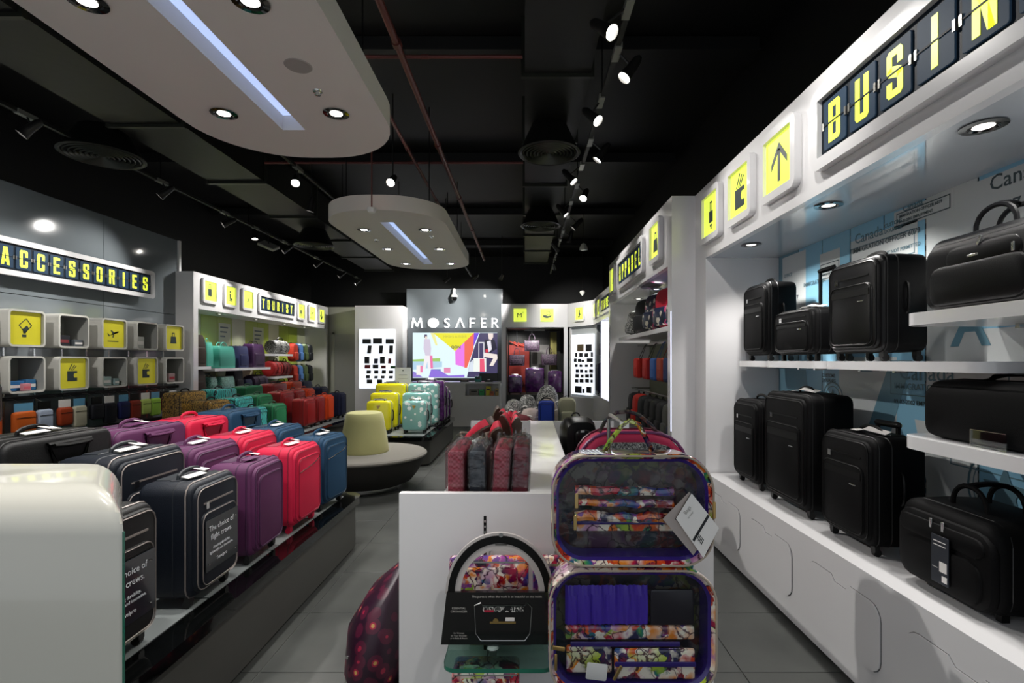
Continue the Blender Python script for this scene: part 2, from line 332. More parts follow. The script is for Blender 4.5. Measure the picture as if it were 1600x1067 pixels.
def mprint(kind, y, z, w=0, h=0, txt='', m=None, name=None, sz=.05, d=0, pts=None, bold=0):
    """flat print on the mural; y is the left (far) edge, z the world height"""
    x = -.0012-.0006*d
    if kind == 'rect': MB().at((x, y, z-.585), (0, 0, -PI/2)).box(0, w, -.0002, .0002, 0, h).build(name or 'printed_patch', m, mw)
    if kind == 'poly': MB().at((x, y, z-.585), (0, 0, -PI/2)).prism(pts, -.0002, .0002).build(name or 'printed_shape', m, mw)
    if kind == 'frame':
        b = .006; q = MB().at((x, y, z-.585), (0, 0, -PI/2))
        for a in ((0, w, 0, b), (0, w, h-b, h), (0, b, 0, h), (w-b, w, 0, h)): q.box(a[0], a[1], -.0002, .0002, a[2], a[3])
        q.build('printed_border', m, mw)
    if kind == 'text': textmesh('printed_text', txt, sz, m, mw, (x, y, z-.585), (PI/2, 0, -PI/2), ext=.0002, bold=bold)
for (y, z, ww, hh) in ((4.33, 1.86, .36, .55), (3.78, 2.13, .24, .20), (3.42, 2.13, .58, .21), (3.02, 2.32, .42, .10), (2.50, 1.85, .75, .56), (1.6, 2.0, .6, .35), (3.55, .62, .55, .95), (2.62, 1.28, .62, .42), (1.9, .62, .7, .5)):
    mprint('rect', y, z, ww, hh, m=MURW)
mprint('poly', 3.5, .6, pts=[(0, 0), (.25, 0), (.62, .95), (.45, .95)], m=MURD, d=1)
mprint('poly', 2.7, .6, pts=[(0, 0), (.22, 0), (.10, .62), (-.16, .62)], m=MURW, d=1)
mprint('poly', 4.1, .6, pts=[(0, 0), (.3, 0), (.12, .93), (-.12, .93)], m=MURD, d=1)
mprint('frame', 3.42, 2.15, .56, .14, m=MURT, d=2); mprint('frame', 3.77, 2.14, .22, .11, m=MURK, d=2); mprint('frame', 3.0, 2.33, .38, .075, m=MURK, d=2)
mprint('frame', 3.05, 1.35, .75, .17, m=MURT, d=2); mprint('frame', 2.62, 1.02, .72, .2, m=MURT, d=2)
for (t, y, z, sz, m) in (('IMMIGRATION OFFICER 6079', 3.40, 2.255, .045, MURK), ('09-02-2002  EMPLOYMENT NOT PERMITTED', 3.40, 2.185, .030, MURT), ('Canada', 3.38, 2.315, .09, MURT), ('CUSTOMS', 3.10, 2.35, .032, MURT), ('DOUANES', 3.10, 2.315, .032, MURT),
                         ('LEAVE BY OTHER', 3.755, 2.21, .022, MURK), ('IMMIGRATION OFFICE', 3.755, 2.165, .02, MURK), ('IMMIGRATION OFFICER 6079', 2.98, 2.375, .024, MURK), ('09-02-2002 EMPLOYMENT', 2.98, 2.345, .022, MURK), ('Canada', 2.95, 2.405, .05, MURT),
                         ('OFFICE', 4.3, 2.24, .04, MURT), ('332', 4.28, 2.14, .06, MURK), ('AL 2007', 4.28, 2.03, .06, MURK), ('Canada', 2.40, 2.34, .10, MURK), ('27 APR 2002', 2.33, 2.215, .085, MURK), ('DOUANES', 2.20, 2.12, .07, MURK),
                         ('Canada', 2.98, 1.44, .13, MURT), ('IMMIGRATION OFFICER', 3.02, 1.385, .05, MURT), ('09-02-2002 EMPLOYMENT NOT PERMITTED', 3.02, 1.30, .035, MURK), ('OFFICE', 3.95, 1.82, .04, MURT), ('CUSTOMS', 3.75, 1.43, .035, MURK), ('DOUANES', 3.75, 1.395, .035, MURK), 
                         ('IMMIGRATION', 4.0, 2.12, .045, MURT), ):
    mprint('text', y, z, txt=t, sz=sz, m=m, d=3, bold=.0006)
# tower silhouette and star badge
mprint('poly', 2.62, 1.62, pts=[(0, 0), (.05, 0), (.085, .07), (.145, .07), (.18, 0), (.23, 0), (.15, .15), (.13, .30), (.10, .30), (.08, .15)], m=MURD, d=3)
for (y, z, r) in ((2.32, .95, .2), (3.62, 1.28, .12), (2.02, .86, .17)):
    ring = MB().at((-.003, y, z-.585), (0, 0, -PI/2)); n = 28
    for a, b in ((r, r-.012), (r-.03, r-.036)):
        for i in range(n):
            t0, t1 = 2*PI*i/n, 2*PI*(i+1)/n
            ring.add([(a*math.cos(t0), 0, a*math.sin(t0)), (a*math.cos(t1), 0, a*math.sin(t1)), (b*math.cos(t1), 0, b*math.sin(t1)), (b*math.cos(t0), 0, b*math.sin(t0))], [(0, 1, 2, 3)])
    ring.build('printed_ring', MURT, mw)
    MB().at((-.0032, y, z-.585), (0, 0, -PI/2)).prism([(r*(.6 if i % 2 == 0 else .26)*math.sin(2*PI*i/10), r*(.6 if i % 2 == 0 else .26)*math.cos(2*PI*i/10)) for i in range(10)], -.0002, .0002).build('printed_star', MURT, mw)

# pier + second bay
p2 = thing('sign_fascia', 'white overhead fascia of the middle bay on the right with its pier', 'fascia', (1.34, 0, 0))
MB().box(0, .05, 4.67, 8.15, 2.43, 3.05).build('front_board', WHITE, p2)
MB().box(.05, .62, 4.80, 8.05, 2.43, 2.46).build('soffit', MATS['soffit_gloss'], p2)
MB().box(0, .96, 4.67, 4.80, 0, 2.43).box(.05, .96, 4.67, 4.80, 2.43, 3.05).build('pier', WHITE, p2)
MB().box(0, .96, 8.05, 8.15, 0, 2.43).build('end_panel', WHITE, p2)
MB().box(-.004, .0, 4.672, 4.70, .9, 2.0).build('light_strip', LEDW, p2)
MB().box(.62, .66, 4.80, 8.05, 0, 2.43).build('back_panel', mat('bay_back', '#7d8066', .4), p2)
MB().box(.0, .62, 4.80, 8.05, 0, .5).build('base_cabinet', WHITE, p2)
p3 = thing('sign_fascia', 'white overhead fascia of the far right bay before the corner', 'fascia', (1.70, 0, 0))
MB().box(0, .05, 8.15, 12.72, 2.43, 3.05).build('front_board', WHITE, p3)
MB().box(.05, .5, 8.15, 12.72, 2.43, 2.46).build('soffit', WHITE2, p3)
MB().box(.46, .5, 8.15, 12.72, 0, 2.43).build('back_panel', mat('bay_grey', '#8d8f8f', .35), p3)
MB().box(.0, .46, 8.15, 12.72, 0, .72).build('base_cabinet', WHITE, p3)
MB().box(.0, .46, 9.9, 9.95, .72, 2.43).box(.0, .46, 11.4, 11.45, .72, 2.43).build('divider', LEDW, p3)
# angled corner wall with light box
def wall_piece(name, label, cat, a, b, z0, z1, th, m, part='board'):
    L = math.hypot(b[0]-a[0], b[1]-a[1]); o = thing(name, label, cat, (a[0], a[1], 0), math.atan2(b[1]-a[1], b[0]-a[0]))
    MB().box(0, L, 0, th, z0, z1).build(part, m, o); return o, L
cw, L = wall_piece('corner_wall', 'white angled corner wall with a bright wallet light box', 'wall panel', (1.14, 13.6), (1.70, 12.72), 2.43, 3.05, .3, WHITE, 'upper_board')
MB().box(0, L, .06, .3, 0, .60).box(0, .06, .06, .3, .60, 2.43).build('lower_board', WHITE2, cw)
MB().box(.06, L+.02, .10, .3, .60, 2.43).build('inner_board', mat('pale_grey', '#a9aeae', .3), cw)
MB().box(.08, L-.06, .06, .10, .66, 2.22).build('light_panel', LBOX, cw)
CW = cw
# back wall
bk = thing('back_partition', 'white back partition with square signs above the shop window opening', 'partition', (0, 13.62, 0))
MB().box(-.62, 1.14, 0, .12, 2.43, 3.05).build('upper_board', WHITE, bk)
MB().box(-.62, -.50, 0, .12, 0, 2.43).build('left_post', WHITE, bk)
MB().box(1.04, 1.14, 0, .12, 0, 2.43).build('right_post', WHITE, bk)
MB().box(-.50, -.48, -.01, 1.2, 0, 2.43).build('dark_jamb', mat('jamb', '#3a3f3c', .3), bk)
ni = thing('shop_window_niche', 'deep display niche with a red wall seen through the opening at the back', 'niche', (.28, 13.75, 0))
MB().box(-.76, .76, 1.2, 1.25, 0, 2.43).build('back_panel', mat('niche_dark', '#16180f', .4), ni)
MB().box(-.74, -.15, 1.10, 1.18, 0, 2.0).build('red_panel', mat('niche_red', '#a4372e', .5), ni)
MB().box(-.1, .42, 1.12, 1.18, .6, 2.0).build('grey_panel', mat('niche_grey', '#6c6a68', .5), ni)
MB().box(.45, .62, .7, 1.18, 0, 2.35).build('olive_curtain', mat('niche_olive', '#6f6a33', .7, bump=1, bscale=20), ni)
MB().box(-.76, .76, .02, 1.2, 0, .62).build('floor_box', mat('niche_floor', '#2a2825', .4), ni)
for i in range(4): MB().at((-.6+.12*i, 1.05, 2.02-.02*i), (0, .5, 0)).rbox(.30, .03, .03, .01).build('red_slat', mat('slat_red', '#d8432c', .4), ni)
MB().box(-.30, .28, .60, .63, 2.38, 2.41).box(-.76, .76, .02, 1.2, 2.41, 2.43).build('ceiling_frame', STEEL, ni)
spot((.3, 13.9, 2.38), (.25, 14.6, .8), 40, 120); spot((-.2, 13.9, 2.38), (-.3, 14.7, 1.2), 26, 110)
gp = thing('logo_wall', 'tall glossy grey feature wall carrying the white shop letters', 'wall panel', (-1.94, 14.3, 0))
MB().box(-1.36, 1.32, 0, .15, 0, 3.55).build('glass_panel', GREYG, gp)
lb = thing('lightbox_cabinet', 'tall white cabinet with a bright light box of wallets left of the shop letters', 'cabinet', (-3.94, 13.75, 0))
MB().box(-.62, .66, 0, .6, 0, 3.02).build('body', WHITE, lb)
MB().box(-.50, .46, -.02, -.001, .80, 2.38).build('light_panel', LBOX, lb)
MB().box(-.50, .46, -.022, -.02, 1.98, 1.984).box(-.50, .46, -.022, -.02, 2.24, 2.244).box(-.44, -.436, -.022, -.02, .8, 2.38).build('panel_rule', mat('pale_rule', '#9fb4d8', .4, emit='#a8bce0', es=.35), lb)
fw = thing('far_partition', 'pale partition with a dim service door at the far left corner', 'partition', (-5.0, 14.4, 0))
MB().box(-.75, .48, 0, .1, 0, 3.05).build('board', mat('olive_white', '#a9aa9b', .25), fw)
d1 = struct(MB().box(-.36, .36, -.03, .0, 0, 2.28).build('door_1', mat('door_grey', '#8f908a', .35), None, (-4.98, 14.40, 0)))
MB().box(.28, .31, -.06, -.03, 1.0, 1.15).build('door_handle', STEEL, d1)
MB().box(-.42, -.36, -.04, 0, 0, 2.34).box(.36, .42, -.04, 0, 0, 2.34).box(-.42, .42, -.04, 0, 2.28, 2.34).build('door_frame', MATS['olive_white'], d1)
# left side: tourist bay
tb = thing('sign_fascia', 'white overhead fascia of the left bay with its large end panel', 'fascia', (-5.5, 0, 0))
MB().box(-.05, 0, 8.5, 14.3, 2.42, 3.03).build('front_board', WHITE, tb)
MB().box(-.6, -.05, 8.7, 14.3, 2.42, 2.45).build('soffit', WHITE2, tb)
MB().box(-.62, .0, 8.5, 8.62, 0, 2.42).box(-.62, -.05, 8.5, 8.62, 2.42, 3.03).build('end_panel', WHITE, tb)
MB().box(-.62, .0, 14.2, 14.32, 0, 2.42).build('far_end_panel', WHITE2, tb)
LIM = mat('lime_mural', '#98a838', .35); LIMW = mat('lime_mural_pale', '#b4b89a', .35)
for k in range(11):
    y = 8.62+.51*k; z = 0
    MB().box(-.62, -.60, y+.005, y+.505, 0, 2.42).build('mural_panel', LIM if k % 3 != 1 else LIMW, tb)
for (y, z, ww, hh) in ((8.8, 1.9, .5, .4), (10.2, 1.8, .4, .5), (9.6, 1.2, .5, .35), (11.5, 1.9, .45, .4), (11.0, .8, .5, .9)):
    MB().box(-.60, -.597, y, y+ww, z, z+hh).build('printed_patch', LIMW, tb)
    for q_ in range(3): MB().box(-.597, -.5955, y+.05, y+ww-.08-.05*q_, z+hh-.10-.09*q_, z+hh-.07-.09*q_).build('printed_line', MURK, tb)
# accessories wall
aw = thing('accessories_wall', 'tall glossy grey wall panel behind the yellow and white cubes', 'wall panel', (-5.8, 0, 0))
for k in range(5):
    MB().box(-.1, 0, 8.55-1.5*(k+1)+.004, 8.55-1.5*k-.004, 0, 2.30).box(-.1, 0, 8.55-1.5*(k+1)+.004, 8.55-1.5*k-.004, 2.308, 3.55).build('glass_panel', GREYG, aw)
MB().box(-.1, .03, 8.55, 8.60, 0, 3.55).build('edge_trim', WHITE2, aw)
for j in range(16):
    y = 8.2-.36*j
    if y < 3: break
    MB().box(0, .006, y, y+.02, .5, 1.69).build('slotted_strip', CHROME, aw)

# ---------------------------------------------------------------- signs
def frame_pts(q, w, h, b, r, y0, y1):
    o = rrect(w, h, r, 4); i = rrect(w-2*b, h-2*b, max(r-b, .008), 4); n = len(o)
    rings = [[(x, y0, z) for x, z in i], [(x, y0, z) for x, z in o], [(x, y1, z) for x, z in o], [(x, y1, z) for x, z in i], [(x, y0, z) for x, z in i]]
    q.loops([list(reversed(r_)) for r_ in rings], cap=False)
def icon(kind):
    P = []
    def R(x0, x1, z0, z1): P.append([(x0, z0), (x1, z0), (x1, z1), (x0, z1)])
    if kind == 'arrow': R(-.035, .035, -.3, .2); P.append([(0, .3), (.24, .02), (.24, -.08), (0, .18), (-.24, -.08), (-.24, .02)])
    if kind == 'down': R(-.035, .035, -.2, .3); P.append([(0, -.3), (.22, -.02), (.22, .08), (0, -.18), (-.22, .08), (-.22, -.02)])
    if kind == 'wallet':
        P.append([(-.2, -.28), (.2, -.28), (.2, -.16), (.08, -.16), (.05, -.08), (.08, 0), (.2, 0), (.2, .08), (-.2, .08)])
        for dx in (0, .09, .16): P.append([(-.16+dx, .1), (-.13+dx, .1), (.02+dx, .34-dx*.5), (-.01+dx, .35-dx*.5)])
    if kind == 'case':
        R(-.13, .13, -.2, .1); R(-.07, -.045, .1, .32); R(.045, .07, .1, .32); R(-.07, .07, .30, .33); R(-.1, -.06, -.25, -.21); R(.06, .1, -.25, -.21)
    if kind == 'lock':
        R(-.1, .1, -.16, .08); R(-.06, -.04, .08, .26); R(.04, .06, .08, .26); R(-.06, .06, .25, .28); R(-.05, .05, -.24, -.2); R(-.01, .03, -.3, -.22)
    if kind == 'bag':
        P.append([(-.2, -.26), (.2, -.26), (.16, .06), (-.16, .06)])
        R(-.08, -.055, .06, .22); R(.055, .08, .06, .22); R(-.08, .08, .2, .24)
    if kind == 'plane':
        P.append([(-.28, .02), (-.24, .02), (-.16, -.06), (.0, -.02), (-.12, .14), (-.06, .14), (.12, .02), (.24, .06), (.29, .1), (.24, .12), (.1, .08), (-.05, .0), (-.2, -.1)])
        P.append([(.0, -.02), (.06, 0), (.02, -.14), (-.03, -.14)]); R(-.26, .26, -.3, -.27)
    if kind == 'hand':
        P.append([(-.3, -.02), (-.12, .0), (.06, -.06), (.3, -.02), (.22, -.14), (0, -.2), (-.2, -.16)])
        for a in range(8):
            t0, t1 = a*PI/4, (a+1)*PI/4
            P.append([(.08+.13*math.cos(t0), .12+.13*math.sin(t0)), (.08+.13*math.cos(t1), .12+.13*math.sin(t1)), (.08+.1*math.cos(t1), .12+.1*math.sin(t1)), (.08+.1*math.cos(t0), .12+.1*math.sin(t0))])
    if kind == 'card':
        for (a, b) in (((-.2, .1), (.04, .32)), ((.04, .32), (.22, .1)), ((.22, .1), (0, -.14)), ((0, -.14), (-.2, .1))):
            dx, dz = b[0]-a[0], b[1]-a[1]; l = math.hypot(dx, dz); nx, nz = -dz/l*.012, dx/l*.012
            P.append([(a[0]+nx, a[1]+nz), (b[0]+nx, b[1]+nz), (b[0]-nx, b[1]-nz), (a[0]-nx, a[1]-nz)])
        P.append([(-.08, -.02), (.06, .1), (.12, .02), (.04, -.1), (.02, -.16), (-.06, -.16)]); R(-.1, .04, -.28, -.2)
    if kind == 'seat':
        P.append([(-.06, .22), (.04, .22), (.04, .14), (-.06, .14)]); P.append([(-.08, .1), (0, .1), (.04, -.1), (.16, -.14), (.16, -.2), (-.04, -.18)]); R(.02, .05, -.3, -.2); R(-.1, .14, -.24, -.21)
    if kind == 'tag': P.append([(-.1, -.12), (.02, -.14), (.1, 0), (.02, .1), (-.02, .04), (.03, -.02), (-.02, -.08)])
    if kind == 'dress':
        P.append([(-.02, .26), (.04, .26), (.03, .1), (.14, -.1), (.04, -.1), (.02, -.26), (-.16, -.26), (-.16, -.18), (-.04, -.16), (-.08, .04)]); R(.16, .2, .12, .16)
    return P
def icon_sign(kind, side, loc, label, s=.32, lit=True, framed=True, name='icon_sign'):
    o = thing(name, label, 'sign', loc, RZ[side] if isinstance(side, str) else side, 'square yellow signs')
    if framed:
        q = MB(); frame_pts(q, s+.11, s+.11, .05, .05, -.042, 0); q.build('frame', WHITE, o)
        MB().box(-s/2-.01, s/2+.01, -.02, -.002, -s/2-.01, s/2+.01).build('panel', YEL if lit else YELD, o); y = -.0215
    else:
        MB().box(-s/2, s/2, -.03, 0, -s/2, s/2).build('panel', YEL if lit else YELD, o); y = -.0315
    q = MB()
    if kind == 'em':
        textmesh('symbol', 'M', s*.5, INK, o, (-s*.05, y, -s*.18), align='CENTER', sx=1.1); textmesh('symbol', '+', s*.3, mat('gold_ink', '#b5b534', .5), o, (s*.22, y, s*.1), align='CENTER')
    else:
        for P in icon(kind): q.at((0, y, 0), sc=(s*1.22, 1, s*1.22)).prism(P, -.001, .001)
        q.build('symbol', INK, o)
    return o
FZ = 2.75
icon_sign('lock', 'right', (1.555, 4.22, FZ), 'lit yellow padlock sign nearest the pier on the right fascia')
icon_sign('wallet', 'right', (1.555, 3.655, FZ), 'lit yellow wallet and cards sign on the right fascia')
icon_sign('arrow', 'right', (1.555, 3.09, FZ), 'lit yellow sign with an upward arrow beside the large right sign')
icon_sign('bag', 'right', (1.34, 5.17, FZ), 'lit yellow backpack sign beside the middle bay letters, nearest the pier')
icon_sign('tag', 'right', (1.34, 7.69, FZ), 'narrow looking yellow sign at the far end of the middle bay fascia')
icon_sign('case', 'right', (1.70, 12.3, FZ), 'yellow sign on the far right fascia closest to the corner')
icon_sign('bag', 'right', (1.70, 11.6, FZ), 'yellow sign on the far right fascia beside the letter board')
icon_sign('case', 'left', (-5.5, 8.91, FZ), 'lit yellow wheeled suitcase sign at the near end of the left fascia')
icon_sign('seat', 'left', (-5.5, 9.53, FZ), 'lit yellow seated figure sign, second on the left fascia')
icon_sign('tag', 'left', (-5.5, 10.13, FZ), 'lit yellow sign with a small curl left of the left bay letters')
icon_sign('lock', 'left', (-5.5, 12.54, FZ), 'lit yellow sign just right of the left bay letters')
icon_sign('plane', 'left', (-5.5, 13.17, FZ), 'lit yellow aeroplane sign, second last on the left fascia')
icon_sign('down', 'left', (-5.5, 13.80, FZ), 'lit yellow downward arrow sign at the far end of the left fascia')
icon_sign('em', 'back', (-.125, 13.62, FZ), 'flat yellow sign with a letter M on the back partition', .34, framed=False)
icon_sign('hand', 'back', (.59, 13.62, FZ), 'flat yellow sign with a hand on the back partition', .34, framed=False)
CA = math.atan2(12.72-13.6, 1.70-1.14)
icon_sign('dress', CA, (1.42, 13.16, FZ), 'yellow sign on the angled corner wall at the back right', .30)

def block(ch):
    """heavy condensed capitals in a .5 x 1 box, as polygons"""
    s, b = .17, .15; P = []
    def R(x0, x1, z0, z1): P.append([(x0, z0), (x1, z0), (x1, z1), (x0, z1)])
    def stem(x0, z0, z1, ct=0, cb=0):     # stem with an outer chamfer at top / bottom
        l = x0 < .2; c = .07; p = []
        if l: p = [(x0+(c if cb else 0), z0), (x0+s, z0), (x0+s, z1), (x0+(c if ct else 0), z1)]+([(x0, z1-c*1.1)] if ct else [])+([(x0, z0+c*1.1)] if cb else [])
        else: p = [(x0, z0), (x0+s-(c if cb else 0), z0)]+([(x0+s, z0+c*1.1)] if cb else [])+([(x0+s, z1-c*1.1)] if ct else [])+[(x0+s-(c if ct else 0), z1), (x0, z1)]
        P.append(p)
    if ch == 'I': R(.165, .335, 0, 1)
    elif ch == 'L': stem(0, 0, 1); R(s, .46, 0, b)
    elif ch == 'T': R(.165, .335, 0, 1-b); R(0, .5, 1-b, 1)
    elif ch in 'EF':
        stem(0, 0, 1); R(s, .46, 1-b, 1); R(s, .42, .44, .44+b)
        if ch == 'E': R(s, .46, 0, b)
    elif ch == 'U': stem(0, 0, 1, 0, 1); stem(.33, 0, 1, 0, 1); R(s, .33, 0, b)
    elif ch == 'O': stem(0, 0, 1, 1, 1); stem(.33, 0, 1, 1, 1); R(s, .33, 0, b); R(s, .33, 1-b, 1)
    elif ch == 'C': stem(0, 0, 1, 1, 1); stem(.33, .62, 1, 1, 0); stem(.33, 0, .38, 0, 1); R(s, .33, 0, b); R(s, .33, 1-b, 1)
    elif ch == 'S':
        stem(0, .55, 1, 1, 0); stem(.33, .66, 1, 1, 0); stem(.33, 0, .47, 0, 1); stem(0, 0, .33, 0, 1); R(s, .33, 0, b); R(s, .33, 1-b, 1)
        P.append([(0, .56), (.05, .47), (.33, .36), (.5, .46), (.45, .55), (.17, .66)])
    elif ch == 'B': stem(0, 0, 1); stem(.33, .53, 1, 1, 0); stem(.33, 0, .5, 0, 1); R(s, .33, 0, b); R(s, .33, 1-b, 1); R(s, .40, .45, .45+b*.8)
    elif ch in 'PR':
        stem(0, 0, 1); stem(.33, .46, 1, 1, 1); R(s, .33, 1-b, 1); R(s, .36, .46, .46+b)
        if ch == 'R': P.append([(.28, .48), (.33, 0), (.5, 0), (.46, .5)])
    elif ch == 'N': stem(0, 0, 1); stem(.33, 0, 1); P.append([(.03, 1), (.19, 1), (.47, 0), (.31, 0)])
    elif ch == 'A': P.append([(0, 0), (.16, 0), (.25, .80), (.25, 1), (.13, 1)]); P.append([(.5, 0), (.37, 1), (.25, 1), (.25, .80), (.34, 0)]); R(.12, .38, .18, .18+b)
    elif ch == 'V': P.append([(0, 1), (.16, 1), (.25, .2), (.25, 0), (.15, 0)]); P.append([(.5, 1), (.35, 0), (.25, 0), (.25, .2), (.34, 1)])
    return P
def flap_sign(word, side, loc, pitch, label, hgt=.285, tilew=.178, lead=.0):
    n = len(word); Wd = n*pitch+.03; o = thing('letter_sign', label, 'sign', loc, RZ[side], 'split flap letter boards')
    q = MB(); frame_pts(q, Wd+.13, hgt+.13, .06, .05, -.045, 0); q.build('frame', WHITE, o)
    MB().box(-Wd/2-.006, Wd/2+.006, -.02, -.002, -hgt/2-.006, hgt/2+.006).build('backing', NAVYD, o)
    fh = hgt*.86; cut = fh/2-.0025
    for i, c in enumerate(word):
        x = (i-(n-1)/2)*pitch
        f = MB().at((x, -.0245, .0025)).rbox(tilew, .008, cut, .012, seg=1, e=.002)
        f.at((x, -.0245, -.0025-cut)).rbox(tilew, .008, cut, .012, seg=1, e=.002); f = f.build('flap', NAVYS, o)
        q = MB()
        for P in block(c): q.at((x-.25*fh*.80*.94, -.0295, -fh*.40), sc=(fh*.80*.94, 1, fh*.80)).prism(P, -.0012, .0012)
        q.build('letter', LET, f)
        MB().box(x-tilew/2, x+tilew/2, -.0325, -.0308, -.0035, .0035).build('flap_slit', NAVYD, f)
        MB().box(x-tilew/2-.006, x-tilew/2+.006, -.034, -.02, -.02, .02).build('hinge_pin', STEEL, f); MB().box(x+tilew/2-.006, x+tilew/2+.006, -.034, -.02, -.02, .02).build('hinge_pin', STEEL, f)
    return o
flap_sign('BUSINESS', 'right', (1.555, 1.803, 2.738), .206, 'large split flap letter board reading BUSINESS above the black suitcases')
flap_sign('APPAREL', 'right', (1.34, 6.45, 2.738), .2, 'split flap letter board reading APPAREL over the middle right bay')
flap_sign('TRAVEL', 'right', (1.70, 10.6, 2.738), .2, 'letter board on the far right fascia, mostly hidden by the pier')
flap_sign('TOURIST', 'left', (-5.5, 11.36, 2.738), .214, 'split flap letter board reading TOURIST on the left fascia')
flap_sign('ACCESSORIES', 'left', (-5.70, 6.62, 2.695), .206, 'long split flap letter board reading ACCESSORIES over the cubes')

# shop name letters on the grey wall
ML = mat('letter_white', '#ffffff', .4, emit='#ffffff', es=.5)
def strokes(ch):
    t = .125
    def seg(a, b, w=t):
        dx, dz = b[0]-a[0], b[1]-a[1]; l = math.hypot(dx, dz); nx, nz = -dz/l*w/2, dx/l*w/2
        return [(a[0]+nx, a[1]+nz), (b[0]+nx, b[1]+nz), (b[0]-nx, b[1]-nz), (a[0]-nx, a[1]-nz)]
    if ch == 'M': return [seg((-.46, 0), (-.34, 1)), seg((-.34, 1), (0, .15)), seg((0, .15), (.34, 1)), seg((.34, 1), (.46, 0))]
    if ch == 'A': return [seg((-.38, 0), (0, 1)), seg((0, 1), (.38, 0))]
    if ch == 'F': return [seg((-.2, 0), (-.2, 1)), seg((-.2, .93), (.28, .93)), seg((-.2, .5), (.2, .5))]
    if ch == 'E': return [seg((-.2, 0), (-.2, 1)), seg((-.2, .93), (.26, .93)), seg((-.2, .5), (.2, .5)), seg((-.2, .07), (.26, .07))]
    if ch == 'R': return [seg((-.24, 0), (-.24, 1)), seg((-.24, .93), (.08, .93)), seg((.08, .93), (.22, .75)), seg((.22, .75), (.08, .52)), seg((.08, .52), (-.24, .5)), seg((.0, .5), (.3, 0))]
    if ch == 'S':
        p = [(.22, .85), (.05, .94), (-.14, .86), (-.2, .7), (-.1, .56), (.1, .46), (.22, .3), (.14, .12), (-.04, .06), (-.24, .15)]
        return [seg(p[i], p[i+1]) for i in range(9)]
    if ch == 'O': return [[(.5*math.cos(a), .5+.5*math.sin(a)) for a in [2*PI*k/24 for k in range(24)]]]
for ch, u in zip('MOSAFER', (651, 676.5, 698, 718.5, 738, 755.5, 773)):
    x = (u-820)/800*14.2
    q = MB()
    for P in strokes(ch): q.at((0, 0, 0), sc=(.30, 1, .27)).prism(P, -.05, -.01)
    o = q.build('wall_letter', ML, None, (x, 14.28, 2.455))
    tag(o, {'M': 'white raised letter M, first on the grey wall', 'O': 'white round disc letter O on the grey wall', 'S': 'white raised letter S on the grey wall', 'A': 'white raised crossbarless letter A on the grey wall', 'F': 'white raised letter F on the grey wall', 'E': 'white raised letter E on the grey wall', 'R': 'white raised letter R, last on the grey wall'}[ch], 'letter', 'shop name letters')
    if ch == 'O':
        q = MB()
        for k in range(5):
            a = 2*PI*k/5; q.at((0, 0, .135)).prism([(.045*math.cos(a)-.01*math.sin(a), .045*math.sin(a)+.01*math.cos(a)), (.02*math.cos(a), .02*math.sin(a)), (.045*math.cos(a)+.01*math.sin(a), .045*math.sin(a)-.01*math.cos(a)), (.06*math.cos(a), .06*math.sin(a))], -.056, -.05)
        q.build('gold_mark', mat('gold_mark', '#a8b060', .4), o)
# video screen
vs = thing('advert_screen', 'large bright advertising screen below the shop letters', 'screen', (-1.94, 14.29, 1.69))
q = MB(); frame_pts(q, 2.62, 1.52, .13, .03, -.05, 0); q.build('frame', mat('screen_frame', '#595f64', .3), vs)
EM = lambda h, s=1.0: mat('screen_'+h.strip('#'), '#101010', .5, emit=h, es=s*.58)
MB().box(-1.19, 1.19, -.03, -.001, -.64, .64).build('picture_sky', EM('#e2f6fb', 1.05), vs)
def scr(pts, col, d, nm='picture_shape', s=1.0):
    MB().prism([((u-710.5)/800*14.25, -(v-555.5)/800*14.25) for u, v in pts], -.031-.001*d, -.03-.001*d).build(nm, EM(col, s), vs)
scr([(676, 520.5), (740, 520.5), (710.5, 549)], '#f0ea35', 1); scr([(710.5, 549), (725, 535), (725, 574), (711, 570)], '#ee82ee', 1)
scr([(725, 535), (740, 520.5), (728, 574), (725, 574)], '#f5705e', 1); scr([(740, 520.5), (748, 520.5), (738, 545), (735, 545)], '#7a4fe0', 1)
scr([(725, 535), (740, 520.5), (739, 547), (729, 575), (725, 575)], '#f5705e', 2)
scr([(749, 520.6), (777, 520.6), (777, 590), (729, 590), (734, 565), (740, 545)], '#4a4468', 1)
scr([(644, 562), (687, 560), (687, 565), (644, 565)], '#a5cf70', 1); scr([(644, 565), (690, 565), (690, 574), (644, 578)], '#b8d8ee', 1)
scr([(644, 580), (652, 584), (660, 590), (644, 590)], '#9a86d8', 1); scr([(673, 577), (688, 580), (700, 587), (725, 586), (725, 590), (669, 590)], '#9478e0', 2)
scr([(673, 577), (688, 577), (688, 590), (673, 584)], '#7a86c8', 1); scr([(693, 575), (703, 575), (703, 583), (693, 583)], '#e890b8', 3)
scr([(678, 520.5), (683, 540), (680, 540), (672, 520.5)], '#f4f0a0', 1)
# traveller on the left of the picture, seated traveller on the right
scr([(662.5, 523), (666.5, 523), (667, 528), (662, 528)], '#5d5570', 3); scr([(663.5, 526), (667, 526), (666.5, 530), (663.5, 530)], '#f2dccf', 4)
scr([(662, 530), (671, 530), (673, 545), (672, 556), (664, 556), (661, 545)], '#d9cfe2', 3); scr([(663, 556), (672, 556), (674, 577), (668, 577), (667, 565), (664, 577), (660, 577)], '#f6f2f6', 3)
scr([(671, 556), (675, 556), (676, 576), (672, 576)], '#f07ab0', 4); scr([(650, 571), (658, 571), (658, 586), (650, 586)], '#f8f4f0', 3); scr([(656, 572), (660, 572), (660, 582), (656, 582)], '#ef86b4', 4)
scr([(762, 521), (770, 521), (770, 527), (767, 532), (763, 530)], '#f3e3dc', 3); scr([(757, 531), (772, 531), (776, 545), (765, 552), (756, 548)], '#2c2a3c', 3)
